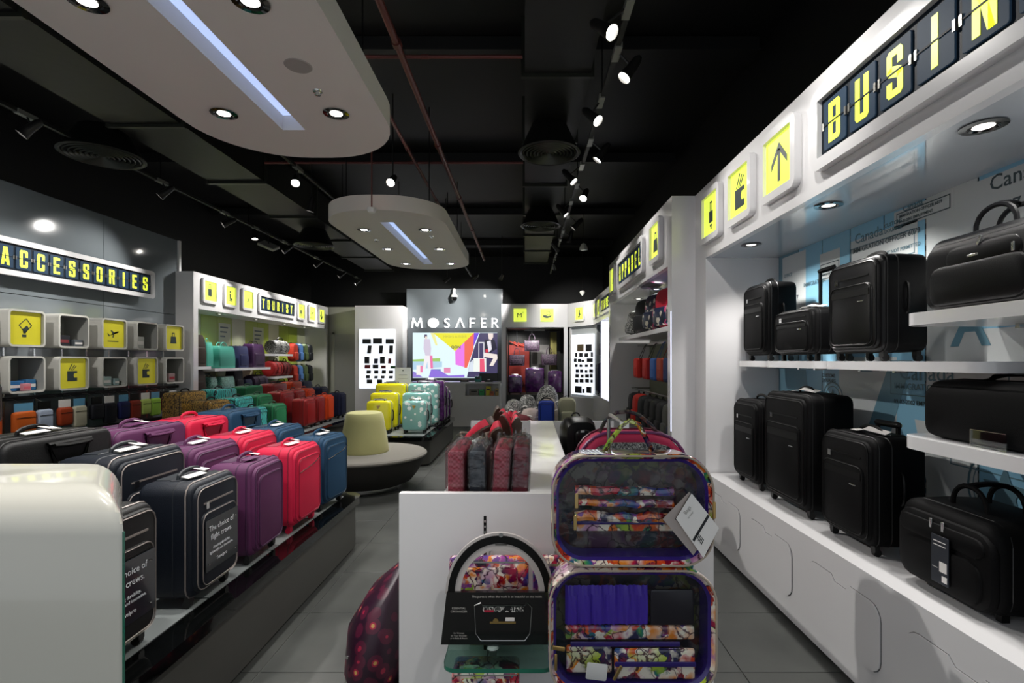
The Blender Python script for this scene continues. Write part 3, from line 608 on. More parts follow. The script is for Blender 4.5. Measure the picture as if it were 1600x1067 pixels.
scr([(760, 534), (766, 532), (768, 546), (763, 551)], '#ece8f2', 4); scr([(758, 546), (762, 546), (762, 551), (758, 551)], '#d83848', 5)
scr([(755, 551), (776, 554), (777, 560), (770, 572), (764, 572), (770, 560), (755, 558)], '#f5e9e2', 4)
scr([(739, 560), (759, 560), (759, 581), (739, 581)], '#f4faf4', 5); scr([(749, 561), (756, 561), (757, 581), (749, 581)], '#ee5f7e', 6)
scr([(747, 536), (748.2, 536), (748.2, 560), (747, 560)], '#f0f0f5', 5); scr([(754.8, 536), (756, 536), (756, 560), (754.8, 560)], '#f0f0f5', 5); scr([(747, 535), (756, 535), (756, 536.5), (747, 536.5)], '#f0f0f5', 5)
scr([(731, 581), (734, 567), (738, 562), (740, 581)], '#dfe8f4', 4)
textmesh('picture_text', 'M O S A F E R', .11, EM('#c8c448'), vs, (0, -.034, .48), align='CENTER'); textmesh('picture_text', 'M O S A F E R', .085, EM('#c8c448'), vs, (0, -.034, .49), align='CENTER')
textmesh('picture_text', 'QON', .11, EM('#6a6c50'), vs, (.02, -.034, .19), align='CENTER', bold=.004)
# side recess dark edges
# ---------------------------------------------------------------- light boxes: wallets
ROWW = ['top', 'second', 'third', 'fourth', 'fifth', 'sixth', 'seventh', 'bottom']
POSW = ['leftmost', 'second from left', 'third from left', 'rightmost']
def wallet(x, z, w, h, m, label, parent_xf, skew=0):
    (ox, oy, rz) = parent_xf
    c, s = math.cos(rz), math.sin(rz); yy = -.0135
    o = MB().prism([(-w/2-skew, 0), (w/2-skew, 0), (w/2+skew, h), (-w/2+skew, h)], -.012, .012)
    ob = o.build('wallet', m, None, (ox+x*c-yy*s, oy+x*s+yy*c, z), (0, 0, rz))
    MB().box(-w*.35-skew*.3, w*.35, -.0135, -.012, h*.48, h*.54).build('stitch_line', mat('wallet_edge', '#2a2c30', .4), ob)
    return tag(ob, label, 'wallet', 'wallets on the bright light boxes')
WB = mat('wallet_black', '#15171b', .4); WN = mat('wallet_navy', '#1b2038', .4); WR = mat('wallet_red', '#7d2028', .4); WG = mat('wallet_green', '#2f7a3c', .4); WT = mat('wallet_tan', '#5e5038', .5)
rows = [(500+328/8.886, [(117, 116, 66, 0), (268, 124, 76, 0), (438, 114, 66, 0)], 'BBB'), (500+466/8.886, [(155, 52, 112, 6), (315, 50, 112, 4), (456, 50, 112, 2)], 'BBB'),
        (500+603/8.886, [(120, 66, 92, 0), (246, 52, 68, 2), (335, 64, 96, 0), (436, 40, 70, 2)], 'BNBR'), (500+672/8.886, [(127, 76, 50, 2), (240, 76, 52, 0), (350, 62, 40, 0), (482, 66, 34, 0)], 'RBRG'),
        (500+743/8.886, [(145, 58, 44, 1), (250, 56, 44, 0), (355, 54, 46, 1), (455, 56, 42, 1)], 'BBBB'), (500+810/8.886, [(134, 52, 44, 0), (247, 46, 34, 2), (339, 48, 36, 1), (453, 50, 34, 2)], 'BBBB'),
        (500+880/8.886, [(155, 72, 54, 0), (296, 70, 54, 0), (420, 50, 20, 2)], 'BBB')]
CN = {'B': ('black', WB), 'N': ('navy', WN), 'R': ('dark red', WR), 'G': ('green', WG), 'T': ('tan', WT)}
k_ = 13.73/800
for ri, (v, it, cs) in enumerate(rows):
    for ci, (cx, w_, h_, sk) in enumerate(it):
        x = (560+cx/8.886-820)*k_+3.94; z = 1.55-(v-563)*k_
        wallet(x, z, w_/8.886*k_, h_/8.886*k_, CN[cs[ci]][1], '%s %s, %s in the %s row of the left light box' % (CN[cs[ci]][0], 'purse' if h_ > 60 else 'wallet', POSW[ci] if ci < len(it)-1 else 'rightmost', ROWW[ri] if ri < 6 else 'bottom'), (-3.94, 13.73, 0), sk/8.886*k_)
rows2 = [(700, [(1130, 110, 95), (1272, 100, 95)], 'TB'), (778, [(1057, 30, 60), (1140, 56, 55), (1232, 60, 50), (1325, 26, 65)], 'BBBB'), (850, [(1038, 44, 48), (1115, 54, 44), (1175, 42, 34), (1290, 96, 50)], 'BBBB'),
         (918, [(1057, 42, 38), (1138, 40, 34), (1234, 44, 34), (1318, 36, 40)], 'BBBB'), (997, [(1076, 52, 48), (1150, 50, 46), (1228, 36, 34), (1312, 56, 48)], 'NNBN'),
         (1066, [(1072, 56, 48), (1160, 44, 40), (1245, 60, 46), (1315, 40, 50)], 'BBBB'), (1136, [(1060, 62, 48), (1150, 62, 52), (1245, 58, 52), (1320, 30, 40)], 'BBBB'), (1280, [(1092, 116, 95), (1182, 28, 58), (1275, 80, 85)], 'BBB')]
for ri, (v, it, cs) in enumerate(rows2):
    for ci, (cx, w_, h_) in enumerate(it):
        t = (cx-960)/(1345-960); L_ = L-.14; x = .08+t*L_; yy = 13.6-(13.6-12.72)*x/L; kk = yy/800
        z = 1.55-((470+v/8.886)-563)*kk
        wallet(x, z, w_/385*L_*.92, h_/8.886*kk, CN[cs[ci]][1], '%s %s, %s in the %s row of the angled right light box' % (CN[cs[ci]][0], 'handbag' if w_ > 75 else 'wallet', POSW[ci] if ci < len(it)-1 else 'rightmost', ROWW[ri]), (1.14-.06*math.sin(CA), 13.6+.06*math.cos(CA), CA))
# ---------------------------------------------------------------- luggage builders (front faces local -Y, base at z = 0)
def arc(x0, x1, z0, hgt, n=9, y=0, p=.55):
    return [(x0+(x1-x0)*(1-math.cos(PI*k/(n-1)))/2, y, z0+hgt*math.sin(PI*k/(n-1))**p) for k in range(n)]
def loop_path(w, h, r, y, zc, n=3):
    return [(x, y, z+zc) for x, z in rrect(w, h, r, n)]
def wheels(t, w, d, h=.045, m=None, n=4):
    m = m or RUBBER
    for sx in (-1, 1):
        for sy in (-1, 1):
            if n == 2 and sy == -1: 
                MB().box(sx*w*.4-.012, sx*w*.4+.012, -d*.36-.012, -d*.36+.012, 0, h+.01).build('foot', BLKTRM, t); continue
            r = h*.40
            q = MB().at((sx*(w/2-.04), sy*(d/2-.035), 0)).cyl((-.011, .006, r), (.011, .006, r), r, 12).box(-.016, .016, -.012, .012, r*1.2, h+.012)
            q.build('wheel', m, t)
def suitcase(name, label, cat, loc, rz, w, h, d, m, group=None, trim=None, pockets=2, zipm=None, nw=4, tagc=None, handle='top', pull=0, puff=.012, sideh=True, logo=None, trimh=None, wheelm=None):
    t = thing(name, label, cat, loc, rz, group); wh = .048; hb = h-wh; trim = trim or BLKTRM; zipm = zipm or trim; trimh = trimh or trim
    MB().rbox(w, d, hb, .05, z0=wh, seg=3, e=.022, bulge=.004).build('body', m, t)
    y = -d/2
    if pockets >= 1:
        ph = hb*(.66 if pockets > 1 else .80); z0 = wh+hb*.07
        MB().at((0, y+.008, 0)).rbox(w*.94, .05, hb*.93, .05, z0=wh+hb*.035, seg=2, e=.014).build('front_panel', m, t)
        MB().tube(loop_path(w*.90, hb*.89, .045, y-.0165, wh+hb*.5), .0032, 4, True).build('panel_zip', zipm, t)
        MB().at((0, y-.001, 0)).rbox(w*.80, .05, ph, .045, z0=z0, seg=2, e=.012, bulge=0).build('front_pocket', m, t)
        MB().tube(loop_path(w*.77, ph*.965, .04, y-.0265, z0+ph/2), .0026, 4, True).build('pocket_zip', zipm, t)
        if pockets > 1:
            z1 = z0+ph+hb*.045
            MB().box(-w*.33, w*.33, y-.020, y-.016, z1+.012, z1+.02).build('pocket_zip', zipm, t)
            MB().box(-w*.36, w*.36, y-.0285, y-.024, z0+ph*.80, z0+ph*.90).build('webbing_band', trim, t)
            MB().box(-w*.30, -w*.24, y-.024, y-.018, z1-.01, z1+.02).build('zip_pull', CHROME, t)
            MB().rbox(.05, .004, .007, .002).build('badge', CHROME, t, (w*.22, y-.029, z0+ph*.70))
    MB().tube(loop_path(w+.004, hb+.004, .052, y+.026, wh+hb/2), .0036, 5, True).build('piping', zipm, t)
    MB().tube(loop_path(w+.003, hb+.003, .05, y+d*.34, wh+hb/2), .0035, 4, True).build('zip_track', trim, t)
    if handle: 
        MB().tube(arc(-.085, .085, h-.006, .045, 9), .011, 7, flat=.7).box(-.11, -.075, -.02, .02, h-.004, h+.006).box(.075, .11, -.02, .02, h-.004, h+.006).build('top_handle', trimh, t)
        MB().rbox(w*.5, d*.3, .012, .004, z0=h-.006, seg=1).build('handle_plate', trim, t, (0, d*.26, 0))
    if sideh:
        MB().at((w/2, 0, wh+hb*.55), (0, PI/2, 0)).tube(arc(-.08, .08, -.004, .026, 7), .009, 6, flat=.7).build('side_handle', trimh, t)
    wheels(t, w, d, wh, wheelm, nw)
    if pull:
        q = MB()
        for sx in (-1, 1): q.box(sx*.075-.009, sx*.075+.009, d/2-.05, d/2-.036, h-.01, h+pull)
        q.rbox(.185, .03, .032, .01, z0=h+pull-.004, seg=1)
        for v in range(len(q.v)-32*0): pass
        q2 = MB()
        for sx in (-1, 1): q2.box(sx*.075-.009, sx*.075+.009, d/2-.05, d/2-.036, h-.01, h+pull)
        q2.at((0, d/2-.043, 0)).rbox(.19, .03, .032, .012, z0=h+pull-.004, seg=1); q2.build('pull_handle', BLKTRM, t)
    if tagc:
        MB().at((.03, -.03, h+.03), (-1.3, .12, .35)).box(-.02, .10, -.0012, .0012, -.024, .024).build('hang_tag', TAG, t)
        MB().at((-.03, -.05, h+.018), (-1.45, -.06, -.3)).box(-.06, .04, -.0012, .0012, -.02, .022).build('hang_tag', TAG if tagc == 2 else m, t)
    if logo: MB().prism([(-.022, .018), (.022, .018), (0, -.022)], -.003, .003).build('logo_badge', logo, t, (0, y-.024, h*.82))
    return t
def hardcase(name, label, loc, rz, w, h, d, m, group=None, logo=GOLD, tagc=None, seam=None):
    t = thing(name, label, 'suitcase', loc, rz, group); wh = .05; hb = h-wh
    MB().at((0, -d*.26, 0)).rbox(w, d*.48, hb, .055, z0=wh, seg=4, e=d*.16).build('front_shell', m, t)
    MB().at((0, d*.26, 0)).rbox(w, d*.48, hb, .055, z0=wh, seg=4, e=d*.16).build('back_shell', m, t)
    MB().rbox(w+.004, .018, hb+.004, .057, z0=wh-.002, seg=1, e=.004).build('zip_band', seam or mat('grey_band', '#8a8d8e', .4), t)
    MB().tube(arc(-.07, .07, h-.004, .028, 7), .010, 6).build('top_handle', BLKTRM, t)
    MB().at((w/2, 0, wh+hb*.5), (0, PI/2, 0)).tube(arc(-.08, .08, -.002, .022, 7), .009, 6).build('side_handle', BLKTRM, t)
    wheels(t, w, d, wh)
    for x in (-.06, .06): pass
    MB().box(-.09, -.07, d*.30, d*.34, h-.01, h+.02).box(.07, .09, d*.30, d*.34, h-.01, h+.02).rbox(.2, .03, .018, .006, z0=h+.012, seg=1).build('pull_handle', CHROME, t, (0, 0, 0))
    MB().prism([(-.03, .022), (.03, .022), (0, -.028)], -.004, .004).build('logo_badge', logo, t, (0, -d*.5-.001, wh+hb*.80))
    if tagc: MB().at((0, 0, h+.03), (-1.1, .1, .2)).box(-.05, .05, -.001, .001, -.03, .03).build('hang_tag', TAG, t)
    return t
def tote(name, label, cat, loc, rz, w, h, d, m, group=None, hh=.12, trim=None, taper=.9, pocket=True, hm=None, rnd=.03):
    t = thing(name, label, cat, loc, rz, group); trim = trim or BLKTRM; rings = []
    for z, f in ((0, .97), (.012, 1.0), (h*.45, 1.02), (h*.85, .5+taper/2), (h-.012, taper), (h, taper-.05)):
        dd = d*(1 if z < h*.5 else (.78 if z > h*.86 else .92)); rings.append([(x, y, z) for x, y in [(a*1, b) for a, b in rrect(w*f, dd, min(rnd, dd*.45), 3)]])
    rings = [list(reversed(r)) for r in rings]
    MB().loops(rings).build('body', m, t)
    if pocket:
        MB().at((0, -d/2+.002, 0)).rbox(w*.74, .03, h*.5, .03, z0=h*.1, seg=2, e=.012).build('front_pocket', m, t)
        MB().tube(loop_path(w*.745, h*.505, .03, -d/2-.004, h*.35), .0028, 4, True).build('pocket_zip', trim, t)
    if hh:
        for sy in (-1, 1): MB().tube([(x, sy*(d*.16), z) for x, _, z in arc(-w*.2, w*.2, h-.03, hh, 9, p=.7)], .009, 6, flat=.6).build('handle', hm or trim, t)
    return t
def duffel(name, label, loc, rz, w, h, d, m, group=None, band=None, cat='duffel bag'):
    t = thing(name, label, cat, loc, rz, group); n = 14; rings = []
    for x in (-.5, -.49, -.46, -.3, 0, .3, .46, .49, .5):
        f = {.5: .72, .49: .86, .46: .96, .3: 1.0, 0: 1.03}[abs(x)]
        rings.append([(x*w, math.cos(a)*d/2*f*(1 if abs(math.cos(a)) < .9 else .97), max(0, h/2+math.sin(a)*h/2*f*(1 if math.sin(a) > 0 else 1.0/f if f < 1 else 1))) for a in [2*PI*k/n for k in range(n)]])
    MB().loops([list(reversed(r)) for r in rings] if False else rings).build('body', m, t)
    for sx in (-1, 1):
        MB().tube([(sx*w*.2, math.cos(a)*d/2*1.04, h/2+math.sin(a)*h/2*1.05) for a in [PI*(-.25+1.5*k/12) for k in range(13)]], .011, 4, flat=.35).build('strap', band or BLKTRM, t)
    MB().tube([(x, -d*.18, z) for x, _, z in arc(-w*.2, w*.2, h-.02, .08, 9)], .009, 6).build('handle', band or BLKTRM, t)
    MB().at((0, -d*.44, 0)).rbox(w*.34, .03, h*.42, .02, z0=h*.22, seg=1, e=.008).build('front_pocket', m, t)
    return t
def backpack(name, label, loc, rz, w, h, d, m, group=None, trim=None, pm=None, hang=False):
    t = thing(name, label, 'backpack', loc, rz, group); trim = trim or BLKTRM
    rings = []
    for y, f in ((-.5, .72), (-.42, .9), (-.15, 1.0), (.25, 1.0), (.45, .95), (.5, .86)):
        rings.append([(x*f, y*d, z*f+h/2*(1 if f == 1 else 1-(1-f)*.1)) for x, z in rrect(w, h, w*.32, 4)])
    lo = min(p[2] for r in rings for p in r); rings = [[(x, y, z-lo) for x, y, z in r] for r in rings]
    MB().loops(rings).build('body', m, t)
    MB().at((0, -d*.5, 0)).rbox(w*.76, d*.32, h*.44, w*.14, z0=h*.08, seg=2, e=.02).build('front_pocket', pm or m, t)
    MB().tube([(math.cos(a)*w*.37, -d*.46, h*.52+math.sin(a)*h*.32) for a in [PI*k/10 for k in range(11)]], .005, 5).build('main_zip', trim, t)
    for sx in (-1, 1): MB().tube([(sx*w*.22, d*.48+.045*math.sin(PI*k/8), h*.9-h*.8*k/8) for k in range(9)], .02, 5, flat=.35).build('shoulder_strap', trim, t)
    MB().tube(arc(-.035, .035, h-.02, .045, 7, y=d*.3), .007, 5).build('top_loop', trim, t)
    return t
RN, RF = PI/2, -PI/2      # fronts towards the aisle from the left / from the right

# ---- low platforms
def platform(label, x0, x1, y0, y1, r=.15):
    t = thing('display_platform', label, 'platform', ((x0+x1)/2, (y0+y1)/2, 0)); W_, D_ = x1-x0, y1-y0
    MB().hprism(rrect(W_-.06, D_-.06, r, 5), .03, .375).build('body', DSTEEL, t)
    MB().hprism(rrect(W_-.10, D_-.10, r, 5), 0, .03).build('plinth', BLKGL, t)
    MB().hprism(rrect(W_, D_, r, 5), .375, .43).build('top_rim', BLKGL, t)
    n = max(2, round(D_/.62)); ww = (D_-.28)/n
    for k in range(n):
        MB().rbox(W_-.26, ww-.012, .004, .001, z0=.4295, seg=1, e=.001).build('inlay_panel', mat('platform_inlay', '#7b8080', .35), t, (0, -D_/2+.14+ww*(k+.5), 0))
    return t
platform('long low black rimmed platform in front carrying the nearest rows of suitcases', -2.75, -1.36, 1.665, 4.36)
platform('low platform at the far left carrying patterned, green and red suitcases', -4.85, -3.30, 5.4, 10.6)
MP = platform('low steel platform carrying the yellow and polka dot hard cases', -2.62, -1.37, 7.43, 10.15)
platform('dark low platform behind the white table with hats of clothes and bags', -.45, .95, 8.3, 10.9)
PZ = .434

# front platform, three rows; colour columns navy, purple, red, teal
NAV = fab('#0d131d', .5); PUR = fab('#52244a'); RED = fab('#c3183e'); TEA = fab('#1a3f5c'); BLK2 = fab('#0b0b0c', .5)
PIPEW = mat('silver_piping', '#857c78', .35, metal=.3)
PURZ = mat('purple_trim', '#3d1a3d', .5); REDZ = mat('red_trim', '#8f1030', .5); TEAZ = mat('teal_trim', '#143246', .5); BLUEZ = mat('navy_trim', '#0f151d', .5)
def adcard(t, w, h, d, x=.0):
    c = MB().rbox(w*.74, .004, h*.42, .006, seg=1, e=.001).build('plastic_card', mat('advert_card', '#1b1f24', .12, coat=.5), t, (x, -d/2-.034, h*.27))
    for k, (s, tx) in enumerate((( .036, 'The choice of'), (.036, 'flight crews.'), (.018, 'Amazing durability,'), (.018, 'lightweight and innovative.'), (.022, 'Travelpro'))):
        textmesh('card_text', tx, s, mat('card_ink', '#c9ccd0', .5), c, (-.01, -.0032, h*.40-(.045+(0, .040, .084, .105, .145)[k])), align='CENTER', ext=.0003)
    for sx in (-1, 1):
        for z in (.03, h*.40-.03): MB().at((sx*(w*.33-.012), -.004, z)).lathe([(.004, 0), (.004, .003)], 8).build('card_stud', CHROME, c)
s1 = suitcase('suitcase', 'small navy suitcase with a clear card about flight crews on its front', 'suitcase', (-1.60, 2.445, PZ), RN+.02, .36, .56, .24, NAV, 'travel cases on the front platform', BLUEZ, 2, PIPEW, tagc=2)
adcard(s1, .36, .56, .24)
s2 = suitcase('suitcase', 'black suitcase partly hidden by the white counter, with the same flight crews card', 'suitcase', (-1.60, 1.865, PZ), RN+.02, .37, .56, .24, BLK2, 'travel cases on the front platform', BLKTRM, 2, PIPEW, tagc=0)
adcard(s2, .37, .56, .24)
suitcase('suitcase', 'small purple suitcase standing at the platform edge with a purple luggage tag', 'suitcase', (-1.60, 2.935, PZ), RN+.03, .36, .545, .24, PUR, 'travel cases on the front platform', PURZ, 1, tagc=1, trimh=PUR)
suitcase('suitcase', 'small red suitcase at the platform edge with red wheels', 'suitcase', (-1.60, 3.46, PZ), RN-.03, .40, .545, .25, RED, 'travel cases on the front platform', REDZ, 1, tagc=2, trimh=RED, wheelm=RED)
suitcase('suitcase', 'small teal blue suitcase at the rounded end of the platform', 'suitcase', (-1.58, 3.94, PZ), RN-.12, .38, .545, .24, TEA, 'travel cases on the front platform', TEAZ, 1, tagc=2, trimh=TEA)
suitcase('suitcase', 'medium navy suitcase with silver piping behind the flight crews case', 'suitcase', (-1.97, 2.52, PZ), RN, .47, .67, .27, NAV, 'travel cases on the front platform', BLUEZ, 2, PIPEW, tagc=2)
suitcase('suitcase', 'medium purple suitcase between the small and the largest purple cases', 'suitcase', (-1.97, 3.05, PZ), RN, .46, .62, .27, PUR, 'travel cases on the front platform', PURZ, 1, tagc=2, trimh=PUR)
suitcase('suitcase', 'medium red suitcase in the middle row with white hang tags', 'suitcase', (-1.97, 3.54, PZ), RN, .46, .61, .27, RED, 'travel cases on the front platform', REDZ, 1, tagc=2, trimh=RED)
suitcase('suitcase', 'medium teal blue suitcase in the middle row with a long white tag', 'suitcase', (-1.97, 4.02, PZ), RN, .44, .60, .27, TEA, 'travel cases on the front platform', TEAZ, 1, tagc=2, trimh=TEA)
suitcase('suitcase', 'medium black suitcase mostly hidden behind the white counter', 'suitcase', (-1.97, 1.98, PZ), RN, .46, .62, .27, BLK2, 'travel cases on the front platform', BLKTRM, 2, PIPEW)
for o_ in [q_ for q_ in bpy.data.objects if q_.get('label', '').startswith(('small red suitcase', 'small teal blue'))]:
    MB().tube([(-.15, -.152, .385), (-.05, -.154, .40), (.06, -.154, .415), (.15, -.152, .44)], .004, 5).build('silver_zip', CHROME, o_)
def bigcase(label, y, w, h, m, tr, th, tagc=None):
    t = suitcase('suitcase', label, 'suitcase', (-2.36, y, PZ), RN, w, h, .30, m, 'travel cases on the front platform', tr, 0, tr, tagc=tagc, trimh=th, sideh=False)
    # moulded trapezoid grip with a dark recess near the top of the face
    zc = h-.075
    MB().prism([(-.10, .030), (.10, .030), (.065, -.045), (-.065, -.045)], -.004, .004).build('grip_recess', tr, t, (.02, -.153, zc))
    MB().tube([(-.115, 0, .04), (.115, 0, .04), (.075, 0, -.055), (-.075, 0, -.055)], .012, 6, True).build('grip_frame', th, t, (.02, -.157, zc))
    MB().tube([(-.10, -.018, .034), (-.05, -.03, .03), (.05, -.03, .03), (.10, -.018, .034)], .011, 6).build('grip_bar', th, t, (.02, -.157, zc))
bigcase('largest black suitcase in the back row left of the largest purple one', 2.46, .58, .76, BLK2, BLKTRM, BLKTRM, 2)
bigcase('largest purple suitcase in the back row with a moulded front grip', 3.065, .57, .72, PUR, PURZ, PUR, 1)
bigcase('largest red suitcase in the back row with a moulded front grip', 3.60, .46, .71, RED, REDZ, RED)
bigcase('largest teal suitcase in the back row with a moulded front grip', 4.08, .46, .72, TEA, TEAZ, TEA)
suitcase('suitcase', 'blue grey rounded case in shadow left of the largest black suitcase', 'suitcase', (-2.36, 1.97, PZ), RN, .36, .70, .28, fab('#2c3a55'), 'travel cases on the front platform', BLKTRM, 0)

# far left platform rows
G2 = 'travel cases on the far left platform'
GRN = fab('#1f6b45'); DRED = fab('#8e1d1f', .4); ORG = fab('#e0491a', .5); NV2 = fab('#232a4c'); REDZ2 = mat('dark_red_trim', '#5a1212', .5); ORZ = mat('orange_trim', '#a83210', .5); GRZ = mat('green_trim', '#124029', .5)
cols = [('leopard patterned', LEOP, BLKTRM, (6.83, 6.62, 6.16)), ('turquoise swirl patterned', PAIS, BLKTRM, (7.52, 7.20, 6.82)), ('green', GRN, GRZ, (8.30, 7.76, 7.38)),
        ('dark red', DRED, REDZ2, (9.16, 8.50, 8.42)), ('orange', ORG, ORZ, (9.86, 9.40, 9.28)), ('navy blue', NV2, BLKTRM, (10.31, 10.04, 9.92))]
for nm, m, tr, (yl, ym, ys) in cols:
    for (sz, x, y, w_, h_, d_) in (('largest', -4.50, yl, .52, .70, .26), ('medium', -4.06, ym, .44, .60, .25), ('small', -3.64, ys, .36, .49, .22)):
        if nm == 'leopard patterned' and sz == 'largest': y = 6.78
        if nm in ('navy blue', 'orange') : w_ *= .8
        suitcase('suitcase', '%s %s suitcase on the far left platform' % (sz, nm), 'suitcase', (x, y, PZ), RN-.06*(sz == 'small'), w_, h_, d_, m, G2, tr, 1 if sz != 'largest' else 0, tagc=None, sideh=False, trimh=tr)
suitcase('suitcase', 'second small dark red suitcase, beside the orange ones', 'suitcase', (-3.64, 8.84, PZ), RN, .36, .49, .22, DRED, G2, REDZ2, 1, sideh=False)
suitcase('suitcase', 'second medium dark red suitcase behind the small red pair', 'suitcase', (-4.06, 8.95, PZ), RN, .40, .60, .25, DRED, G2, REDZ2, 1, sideh=False)
duffel('duffel_bag', 'dark duffel bag on the floor case below the left bay shelves', (-5.84, 9.6, .62), RN, .6, .22, .24, fab('#151a26'), None)
MB().box(-.34, .22, 0, 5.5, 0, .62).build('base_cabinet', WHITE2, tb, (-.26, 8.68, 0))

# hard cases on the steel platform
YH = mat('yellow_shell', '#d9d01a', .2, coat=.5)
G3 = 'hard shell cases on the steel platform'
for nm, m, xs in (('yellow', YH, (-2.22, -2.24, -2.25)), ('pale blue polka dot', DOTS, (-1.68, -1.73, -1.71))):
    for (sz, x, y, w_, h_, d_) in (('smallest', xs[0], 7.86, .37, .50, .21), ('middle sized', xs[1], 8.24, .44, .60, .24), ('largest', xs[2], 8.68, .50, .73, .28)):
        hardcase('suitcase', '%s %s hard shell case on the steel platform' % (sz, nm), (x, y, PZ), 0, w_, h_, d_, m, G3, logo=GOLD if sz == 'smallest' else m)
for (sz, y, w_, h_, d_, x) in (('largest', 9.06, .50, .76, .27, -1.66), ('middle sized', 9.42, .44, .64, .24, -1.63), ('smallest', 9.74, .37, .54, .22, -1.59)):
    hardcase('suitcase', '%s purple hard case behind the polka dot cases' % sz, (x, y, PZ), 0, w_, h_, d_, PURPM, G3, tagc=True)
for (sz, y, w_, h_, d_) in (('largest', 9.06, .50, .73, .27), ('smallest', 9.45, .40, .54, .22)):
    hardcase('suitcase', '%s black hard case behind the yellow cases' % sz, (-2.22, y, PZ), 0, w_, h_, d_, mat('black_shell', '#131314', .2, coat=.4), G3)
# price sign on the cases
ps = thing('sign_stand', 'small white information sign standing behind the largest yellow case', 'sign', (-2.02, 8.885, PZ))
MB().box(-.22, -.205, -.01, .01, 0, .95).box(-.24, -.185, -.02, .02, 0, .01).build('post', STEEL, ps)
MB().box(-.23, .05, -.015, -.01, .68, .99).build('sign_plate', mat('sign_grey', '#b8bcc0', .4), ps)
MB().box(-.16, -.02, -.0165, -.015, .86, .866).box(-.18, -.0, -.0165, -.015, .80, .803).box(-.10, -.08, -.0165, -.015, .93, .95).build('sign_print', INK, ps)

# ---- round seat
ot = thing('round_ottoman', 'round grey upholstered seat with a pale yellow cone back', 'ottoman', (-1.96, 6.26, 0))
MB().lathe([(.45, 0), (.47, .03), (.47, .07)], 48).build('base_ring', CHROME, ot)
SEATG = mat('seat_grey', '#7c7870', .75, bump=.4, bscale=150, sheen=.2); SEATD = mat('seat_dark', '#2b2926', .7, bump=.3, bscale=150)
MB().lathe([(.50, .07), (.57, .10), (.64, .19), (.70, .30), (.735, .385)], 56).build('seat_base', SEATD, ot)
MB().lathe([(.735, .385), (.752, .40), (.75, .415), (.73, .43), (.5, .436), (.25, .437)], 56).build('seat_cushion', SEATG, ot)
MB().lathe([(.285, .437), (.29, .46), (.27, .6), (.235, .80), (.222, .88), (.205, .91), (.17, .922), (.0001, .925)], 48).build('cone_back', mat('seat_yellow', '#c3c084', .75, bump=.4, bscale=150, sheen=.2), ot)

# ---- cash desk
ds = thing('cash_desk', 'long pale cash desk below the advertising screen', 'counter', (-1.93, 12.0, 0))
MB().box(-1.37, 1.36, 0, .6, 1.0, 1.04).build('worktop', WHITE, ds)
MB().box(-1.37, .53, 0, .58, 0, 1.0).box(1.32, 1.36, 0, .58, 0, 1.0).box(.53, 1.32, 0, .58, 0, .72).box(.53, 1.32, .3, .58, .72, 1.0).build('front_panel', WHITE2, ds)
for lab, nm, x, w_, h_, m, cat in (('dark card terminal lying on the cash desk', 'card_terminal', -1.44, .20, .05, WB, 'terminal'), ('clear teal brochure tray on the cash desk', 'brochure_tray', -1.11+.0, .16, .13, mat('teal_tray', '#3f8f8a', .2), 'tray')):
    t = thing(nm, lab, cat, ((x), 12.25, 1.04)); MB().rbox(w_, .18, h_, .015, seg=2).build('body', m, t); MB().rbox(w_*.6, .02, h_*.3, .004, z0=h_*.5).build('face', DSTEEL, t, (0, -.09, 0))
t = thing('register_monitor', 'black back of the till display on the cash desk', 'monitor', (-.86, 12.25, 1.04)); MB().rbox(.45, .05, .19, .012, z0=.012, seg=1).build('housing', mat('monitor_black', '#0d0e12', .3), t); MB().box(-.1, .1, -.05, .09, 0, .012).build('stand', WB, t); MB().box(-.03, .03, -.027, -.025, .04, .06).build('badge', CHROME, t)
for lab, x, w_, h_, m in (('stack of grey boxes in the desk niche', -1.2, .22, .16, mat('box_grey', '#77756f', .5)), ('green carton in the desk niche', -1.02, .12, .14, mat('box_green', '#2f9a58', .5)), ('yellow carton in the desk niche', -.86, .12, .22, mat('box_yellow', '#c0b41e', .5)), ('orange box in the desk niche', -.98+.2, .10, .10, mat('box_orange', '#c06a40', .5)), ('small amber bottle in the desk niche', -.66, .08, .17, mat('box_amber', '#b59a50', .3))):
    t = thing('display_box', lab, 'box', (x, 12.12 if 'orange' not in lab else 12.06, .72)); MB().rbox(w_, .09 if 'orange' not in lab else .02, h_, .008, seg=1).build('carton', m, t); MB().box(-w_*.3, w_*.3, -.0465 if 'orange' not in lab else -.0115, -.044 if 'orange' not in lab else -.01, h_*.55, h_*.7).build('print_band', WB, t)

